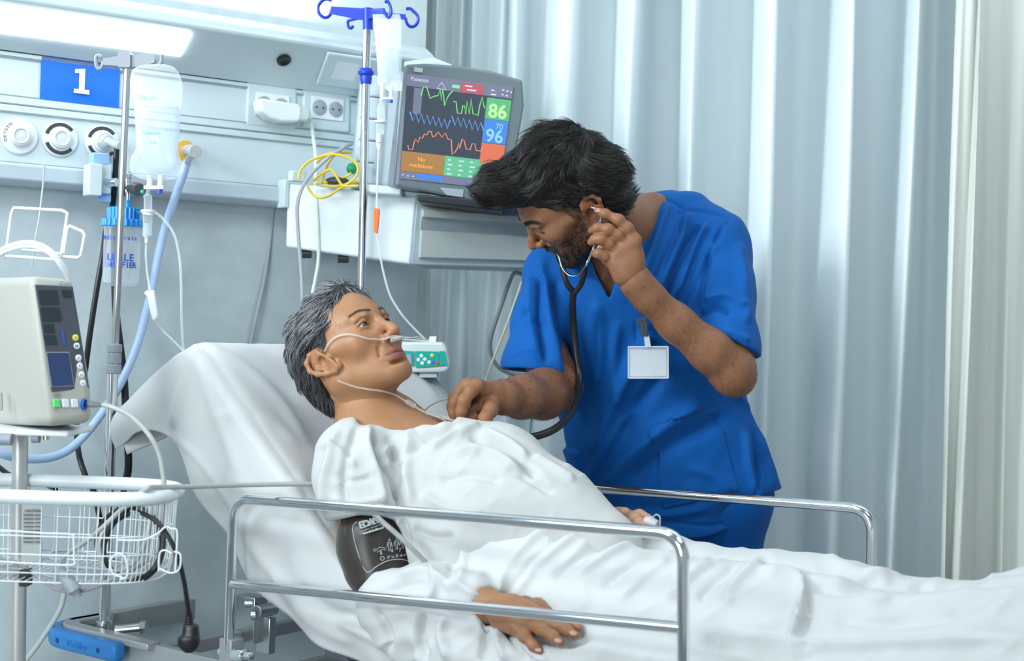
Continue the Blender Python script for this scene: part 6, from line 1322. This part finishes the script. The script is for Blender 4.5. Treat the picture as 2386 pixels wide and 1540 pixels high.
gown = sdf_obj('gown', S, M_gown, pt, 1, foldG, post=wrG)
# top sheet over hips and legs, with the bunched corner over the near forearm
lo, hi = bb([B(.50,-.09,.56), B(1.82,.66,1.02), B(1.82,-.09,.7), B(.5,.66,.7), P(870,1340,2.5), P(930,1540,2.45), B(.30,-.08,.62)], .04)
S = SDF(lo, hi, .0054)
def bl(X, Y): return (X-BO.x)*BL.x+(Y-BO.y)*BL.y, (X-BO.x)*BW.x+(Y-BO.y)*BW.y
_H = ipn([.4,.55,.7,.85,1.0,1.15,1.30,1.40,1.49,1.62,2.05], [.98,.975,.925,.893,.882,.888,.866,.876,.915,.94,.84]); _W = ipn([.4,.7,1.0,1.3,1.6,2.05], [.20,.24,.28,.30,.31,.31])
def sheetf(X, Y, Z):
    l, w = bl(X, Y); h = _H(l)-.757; c = _W(l); 
    n = .155; v1 = np.exp(-(np.abs((w-c+.075)/n))**2.6); v2 = np.exp(-(np.abs((w-c-.075)/n))**2.6); top = .757+h*np.maximum(v1, v2)*.96 + .004
    near = np.clip((-.035-w)/.02, 0, 1); top = top-near*near*.05
    d = (Z-top)*.80; d = np.maximum(d, -(w+.062)); d = np.maximum(np.maximum(d, w-.645), l-1.78); return np.maximum(d, .60-Z).astype(np.float32)
S.fn(sheetf, 0)
A_, Bp_, Cp_ = P(1322,1098,2.62), P(1045,1325,2.44), P(1215,1170,2.55)
pn = (Bp_-A_).cross(Vector((0,0,1))).normalized()
if pn.dot(BL) > 0: pn = -pn
halfspace(S, A_.lerp(Bp_, .5), pn+Vector((0,0,-.15)), 'i', S.lo, S.lo+S.n*S.res)
T = SDF(lo, hi, .0054)
T.chain([P(895,1395,2.47), P(1000,1385,2.42), P(1090,1398,2.37), P(1128,1412,2.35)], [.050,.050,.042,.036], .03)
T.chain([P(930,1455,2.46), P(1040,1450,2.40), P(1120,1470,2.34)], [.045,.045,.035], .04); T.chain([P(1000,1500,2.42), P(1100,1530,2.36), P(1200,1560,2.3)], [.045,.045,.04], .04); T.chain([P(900,1440,2.48), P(960,1520,2.43)], [.03,.03], .03)
def hole(X, Y, Z):                       # the wrist comes out here
    px, py = pxy(X, Y, Z); d = polyd([(1108,1380),(1140,1440),(1180,1452),(1222,1500),(1262,1522),(1300,1512),(1372,1485),(1400,1440),(1300,1400),(1200,1380)], px, py); return np.maximum(d/FPX*Y, Y-2.42).astype(np.float32)
T.fn(hole, .004, 'd')
S.g = smin(S.g, T.g, .020)
# hollow where the hand lies
S.chain([P(1150,1412,2.33), P(1230,1435,2.29), P(1310,1470,2.25), P(1340,1485,2.23)], [.030,.034,.026,.020], .02, 'd')
def wrS(V, N):
    px, py, d = proj(V); rn = 1-np.abs(2*noise3(np.stack([px/75+py/52, py/90-px/200, d*0+2], 1), 43)-1); w = rn**4*.0045 + (noise3(np.stack([px/120+py/100, py/70-px/300, d*0+1], 1), 23)-.5)*.008+(noise3(np.stack([px/45+py/30, py/40-px/120, d*0+1], 1), 24)-.5)*.005; return V+N*w[:, None]
foldS = [([(1320,1112),(1230,1145),(1150,1190),(1090,1260)], .006, 6), ([(1335,1125),(1245,1160),(1165,1205),(1105,1275)], -.005, 5), ([(1390,1170),(1300,1180),(1200,1210),(1130,1270)], .008, 10), ([(1070,1262),(1080,1310),(1065,1370)], .012, 8), ([(1066,1280),(1050,1330),(1040,1370)], -.012, 9), ([(1290,1215),(1230,1265),(1180,1330),(1150,1400)], .013, 10), ([(1320,1230),(1260,1285),(1210,1350),(1160,1400)], -.012, 9), ([(1400,1225),(1320,1260),(1240,1330),(1200,1390)], .011, 10), ([(1440,1250),(1360,1290),(1290,1350)], -.008, 11), ([(1500,1260),(1420,1290),(1340,1350)], .007, 11), ([(1560,1270),(1480,1310),(1400,1370)], -.007, 11), ([(1560,1300),(1500,1350),(1440,1400)], .006, 11),
 ([(1660,1300),(1600,1350),(1560,1400)], .008, 11), ([(1720,1310),(1660,1360),(1630,1400)], -.007, 10), ([(1780,1300),(1720,1350),(1690,1410)], .007, 12), ([(1866,1345),(1868,1400),(1855,1450),(1840,1500)], .014, 9), ([(1878,1360),(1885,1420),(1870,1480)], -.010, 9), ([(1770,1330),(1830,1335),(1866,1348)], .008, 9), ([(1866,1345),(1960,1360),(2050,1345),(2110,1345)], .007, 10), ([(1880,1365),(1960,1380),(2040,1368)], -.005, 9), ([(1920,1295),(1990,1330),(2080,1360)], .006, 14), ([(2000,1390),(2140,1400),(2300,1380)], .006, 16), ([(1940,1440),(2080,1450),(2240,1430)], -.006, 16), ([(2120,1370),(2240,1360),(2386,1350)], -.006, 12),
 ([(1600,1470),(1750,1490),(1900,1505),(2100,1500),(2386,1490)], .008, 12), ([(1600,1500),(1750,1520),(1900,1535)], -.008, 12),
 ([(1010,1330),(1015,1370),(1000,1400)], .010, 7), ([(930,1345),(980,1330),(1020,1345),(1060,1380)], .008, 8), ([(900,1380),(960,1360),(1000,1365)], -.007, 8), ([(1020,1340),(1080,1370),(1125,1400)], .007, 8), ([(870,1420),(900,1470),(905,1520)], -.010, 9), ([(985,1430),(975,1480),(990,1540)], -.014, 10), ([(1040,1430),(1030,1480),(1050,1540)], .010, 12), ([(1135,1430),(1130,1480),(1120,1540)], -.012, 7), ([(1160,1450),(1165,1500),(1180,1540)], .010, 6), ([(1180,1460),(1200,1500),(1230,1540)], -.010, 7), ([(1200,1480),(1240,1520),(1280,1545)], .007, 7), ([(900,1400),(960,1405),(1050,1420)], -.008, 8)]
foldS = [(a, b*(.75 if a[0][0] < 1420 and i < 8 else 1.6), c*.9) for i, (a, b, c) in enumerate(foldS)]
ts = thing('top_sheet', 'white top sheet spread over the hips and legs of the patient to the bed foot', 'sheet', B(1.2, .3, .8))
sdf_obj('sheet_cloth', S, M_sheet, ts, 1, foldS, post=wrS)
tag(MB().build('x', M_sheet) if False else ts)
# blood pressure cuff
cf = thing('blood_pressure_cuff', 'dark brown blood pressure cuff with white print round the upper arm', 'blood pressure cuff', P(870, 1280, 2.5))
M_cuff = mat('cuff_brown', (.045,.036,.033), .35, bump=.1, bscale=400); M_cp = mat('cuff_print', (.50,.56,.54), .5)
rowsC = [(1192,816,922,2.545,.052),(1202,800,932,2.54,.062),(1240,786,940,2.535,.067),(1285,784,953,2.53,.070),(1325,798,968,2.525,.070),(1350,806,980,2.52,.068),(1372,820,960,2.52,.058)]
def cuffP(px, py, lift=.0):              # point on the cuff's front surface
    r = np.array(rowsC, float); L, R_, D, T = (float(np.interp(py, r[:,0], r[:,k])) for k in (1,2,3,4)); u = min(max((px-(L+R_)/2)/((R_-L)/2), -.97), .97); return P(px, py, D-(T+lift)*math.sqrt(1-u*u))
loftpx('cuff_wrap', rowsC, M_cuff, cf, 40)
q = [cuffP(x, y, .004) for x, y in ((787,1222),(800,1212),(815,1205),(812,1240),(830,1300),(845,1345),(835,1362),(812,1352),(795,1315),(786,1262))]
def strip(name, pts, m, par, w, lift=.002): 
    P3 = [cuffP(x, y, lift) for x, y in pts]; MB().tube(P3, w, 6).build(name, m, par)
strip('seam_line', crom2([(832,1215),(822,1228),(826,1260),(840,1305),(852,1330),(862,1332),(880,1318),(905,1306),(935,1303),(958,1310)], 5), M_cp, cf, .0007)
strip('binding_edge', crom2([(806,1208),(806,1240),(818,1290),(832,1340),(838,1364)], 5), mat('cuff_edge', (.10,.085,.08), .4), cf, .0022)
def ctext(s_, x0, y0, x1, y1, h, bold=0., m=None):      # letters along a line on the cuff
    n = len(s_); ds = cuffP(x1, y1)-cuffP(x0, y0)
    for i, ch in enumerate(s_):
        if ch == ' ': continue
        t = (i+.5)/n; x, y = x0+(x1-x0)*t, y0+(y1-y0)*t; c = cuffP(x, y, .0022); c2 = cuffP(x+4, y+4*(y1-y0)/(x1-x0), .0022); c0 = cuffP(x-4, y-4*(y1-y0)/(x1-x0), .0022)
        X = (c2-c0).normalized(); U = (ZU+cU*.0); U = (U-X*U.dot(X)).normalized(); text('cuff_lettering', ch, h, c, (X, U, X.cross(U)), m or M_cp, cf, .0003, bold)
ctext('EDAN', 836, 1226, 882, 1211, .0165, .0006); ctext('Reusable Blood Press', 838, 1239, 896, 1219, .0042)
ctext('27 to 35 cm arm', 902, 1299, 951, 1291, .0072)
strip('print_bar', [(838,1231),(860,1224),(890,1214)], M_cp, cf, .0008); strip('print_bar', [(838,1245),(860,1237),(900,1225)], M_cp, cf, .0008)
pb = MB(); P3 = [cuffP(848+i*4.4, 1243.5-i*1.35, .0016) for i in range(11)]; pb.tube(P3, .0052, 10, flat=.3); pb.build('size_badge', M_cp, cf); ctext('ADULT E9', 850, 1243, 890, 1231, .0078, .0002, M_cuff)
for i, (x, y) in enumerate(((905,1262),(922,1258),(936,1256))):
    strip('print_figure', [(x,y-4),(x+3,y-7),(x+5,y-3),(x+2,y-1),(x,y-4)], M_cp, cf, .0005); strip('print_figure', [(x-2,y+2),(x-4,y+14),(x,y+3),(x+1,y+22),(x+4,y+22),(x+5,y+3),(x+9,y+13),(x+7,y+1),(x-2,y+2)], M_cp, cf, .0005)
strip('print_figure', [(870,1282),(873,1278),(877,1281),(874,1285),(870,1282)], M_cp, cf, .0005); strip('print_figure', [(877,1282),(884,1275),(896,1276),(900,1281),(890,1280),(878,1287)], M_cp, cf, .0005)
for s_, x, y in (('5', 888, 1289), ('6', 914, 1283), ('7', 932, 1282)): ctext(s_, x-3, y, x+3, y-1, .0085, .0002)
strip('print_ring', [(891+4.5*math.cos(a), 1301+4.5*math.sin(a)) for a in np.linspace(0, 6.28, 13)], M_cp, cf, .0006)
# finger clip
pc_ = thing('pulse_oximeter', 'grey finger clip with thin lead on the far hand of the patient', 'pulse oximeter', P(1518,1220,2.505))
mb = MB(); mb.tube(ppath([(1504,1212,2.510),(1515,1214,2.505),(1530,1222,2.500)]), [.008,.011,.009], 14, flat=.85); mb.build('clip_body', mat('clip_pale', (.5,.52,.52), .4), pc_)
tube('clip_lead', ppath([(1520,1206,2.505),(1529,1199,2.500),(1537,1204,2.495),(1538,1218,2.495),(1536,1232,2.495)]), .0016, M_gplast, pc_)
# oxygen cannula
M_can = clear_mat('cannula_clear', (.80,.76,.70), .22, .08)
ca = thing('nasal_cannula', 'clear oxygen cannula running under the nose and over the ear of the patient', 'nasal cannula', HP.v(0,.12,-.02))
def onface(px, py, lift=.002):          # point on the face skin
    d = np.array(tuple(ray(px, py))); o = np.array(CAM); V = pbody[0][0]; a, b, dep = proj(V); m = np.hypot(a-px, b-py); near_ = dep[m < 6]; 
    dd = float(near_.min()) if len(near_) else 2.63; return P(px, py, dd-lift)
pts = [onface(x, y, .0028) for x, y in ((757,818),(764,803),(776,790),(792,782),(812,779),(832,782),(852,788),(870,790),(890,791),(906,786),(918,783))]
tube('cannula_tube', pts + [HP.v(0,.1215,-.0265), HP.v(-.02,.112,-.024), HP.v(-.04,.09,-.015)], .0019, M_can, ca, sm=5)
mb = MB(); mb.tube(crom([HP.v(.016,.113,-.026), HP.v(0,.121,-.0285), HP.v(-.016,.113,-.026)], 5), .0040, 10); 
for s_ in (1, -1): mb.tube([HP.v(s_*.006,.118,-.027), HP.v(s_*.0065,.113,-.021)], .0022, 8)
mb.build('nasal_prongs', M_can, ca)
ALLP = np.concatenate([pbody[0][0], pbody[1][0]]); _pa, _pb, _pd = proj(ALLP)
def onskin(px, py, lift=.002):
    dep = _pd[np.hypot(_pa-px, _pb-py) < 7]; return P(px, py, (float(dep.min()) if len(dep) else 2.7)-lift)
tube('cannula_tube', [onskin(x, y) for x, y in ((786,886),(800,892),(830,902),(865,908),(895,912),(922,921))] + [P(*r) for r in ((945,934,2.672),(960,943,2.675),(985,958,2.68),(1015,970,2.69),(1050,978,2.70),(1080,984,2.70))], .0019, M_can, ca, sm=5)
tube('cannula_tube', [P(*r) for r in ((952,935,2.73),(958,945,2.70),(975,955,2.70),(1010,966,2.71),(1050,974,2.71))], .0020, M_can, ca)
MB().tube([P(948,935,2.672), P(966,946,2.68)], .0050, 12).build('tube_slider', M_can, ca)
tag(tube('clear_lead', ppath([(975,985,2.68),(982,972,2.69),(1000,965,2.70),(1020,972,2.70),(1045,985,2.70)]), .0014, mat('beige_lead', (.5,.5,.40), .45)), 'tiny thin lead curling over the collarbone under the cannula tubes', 'lead')
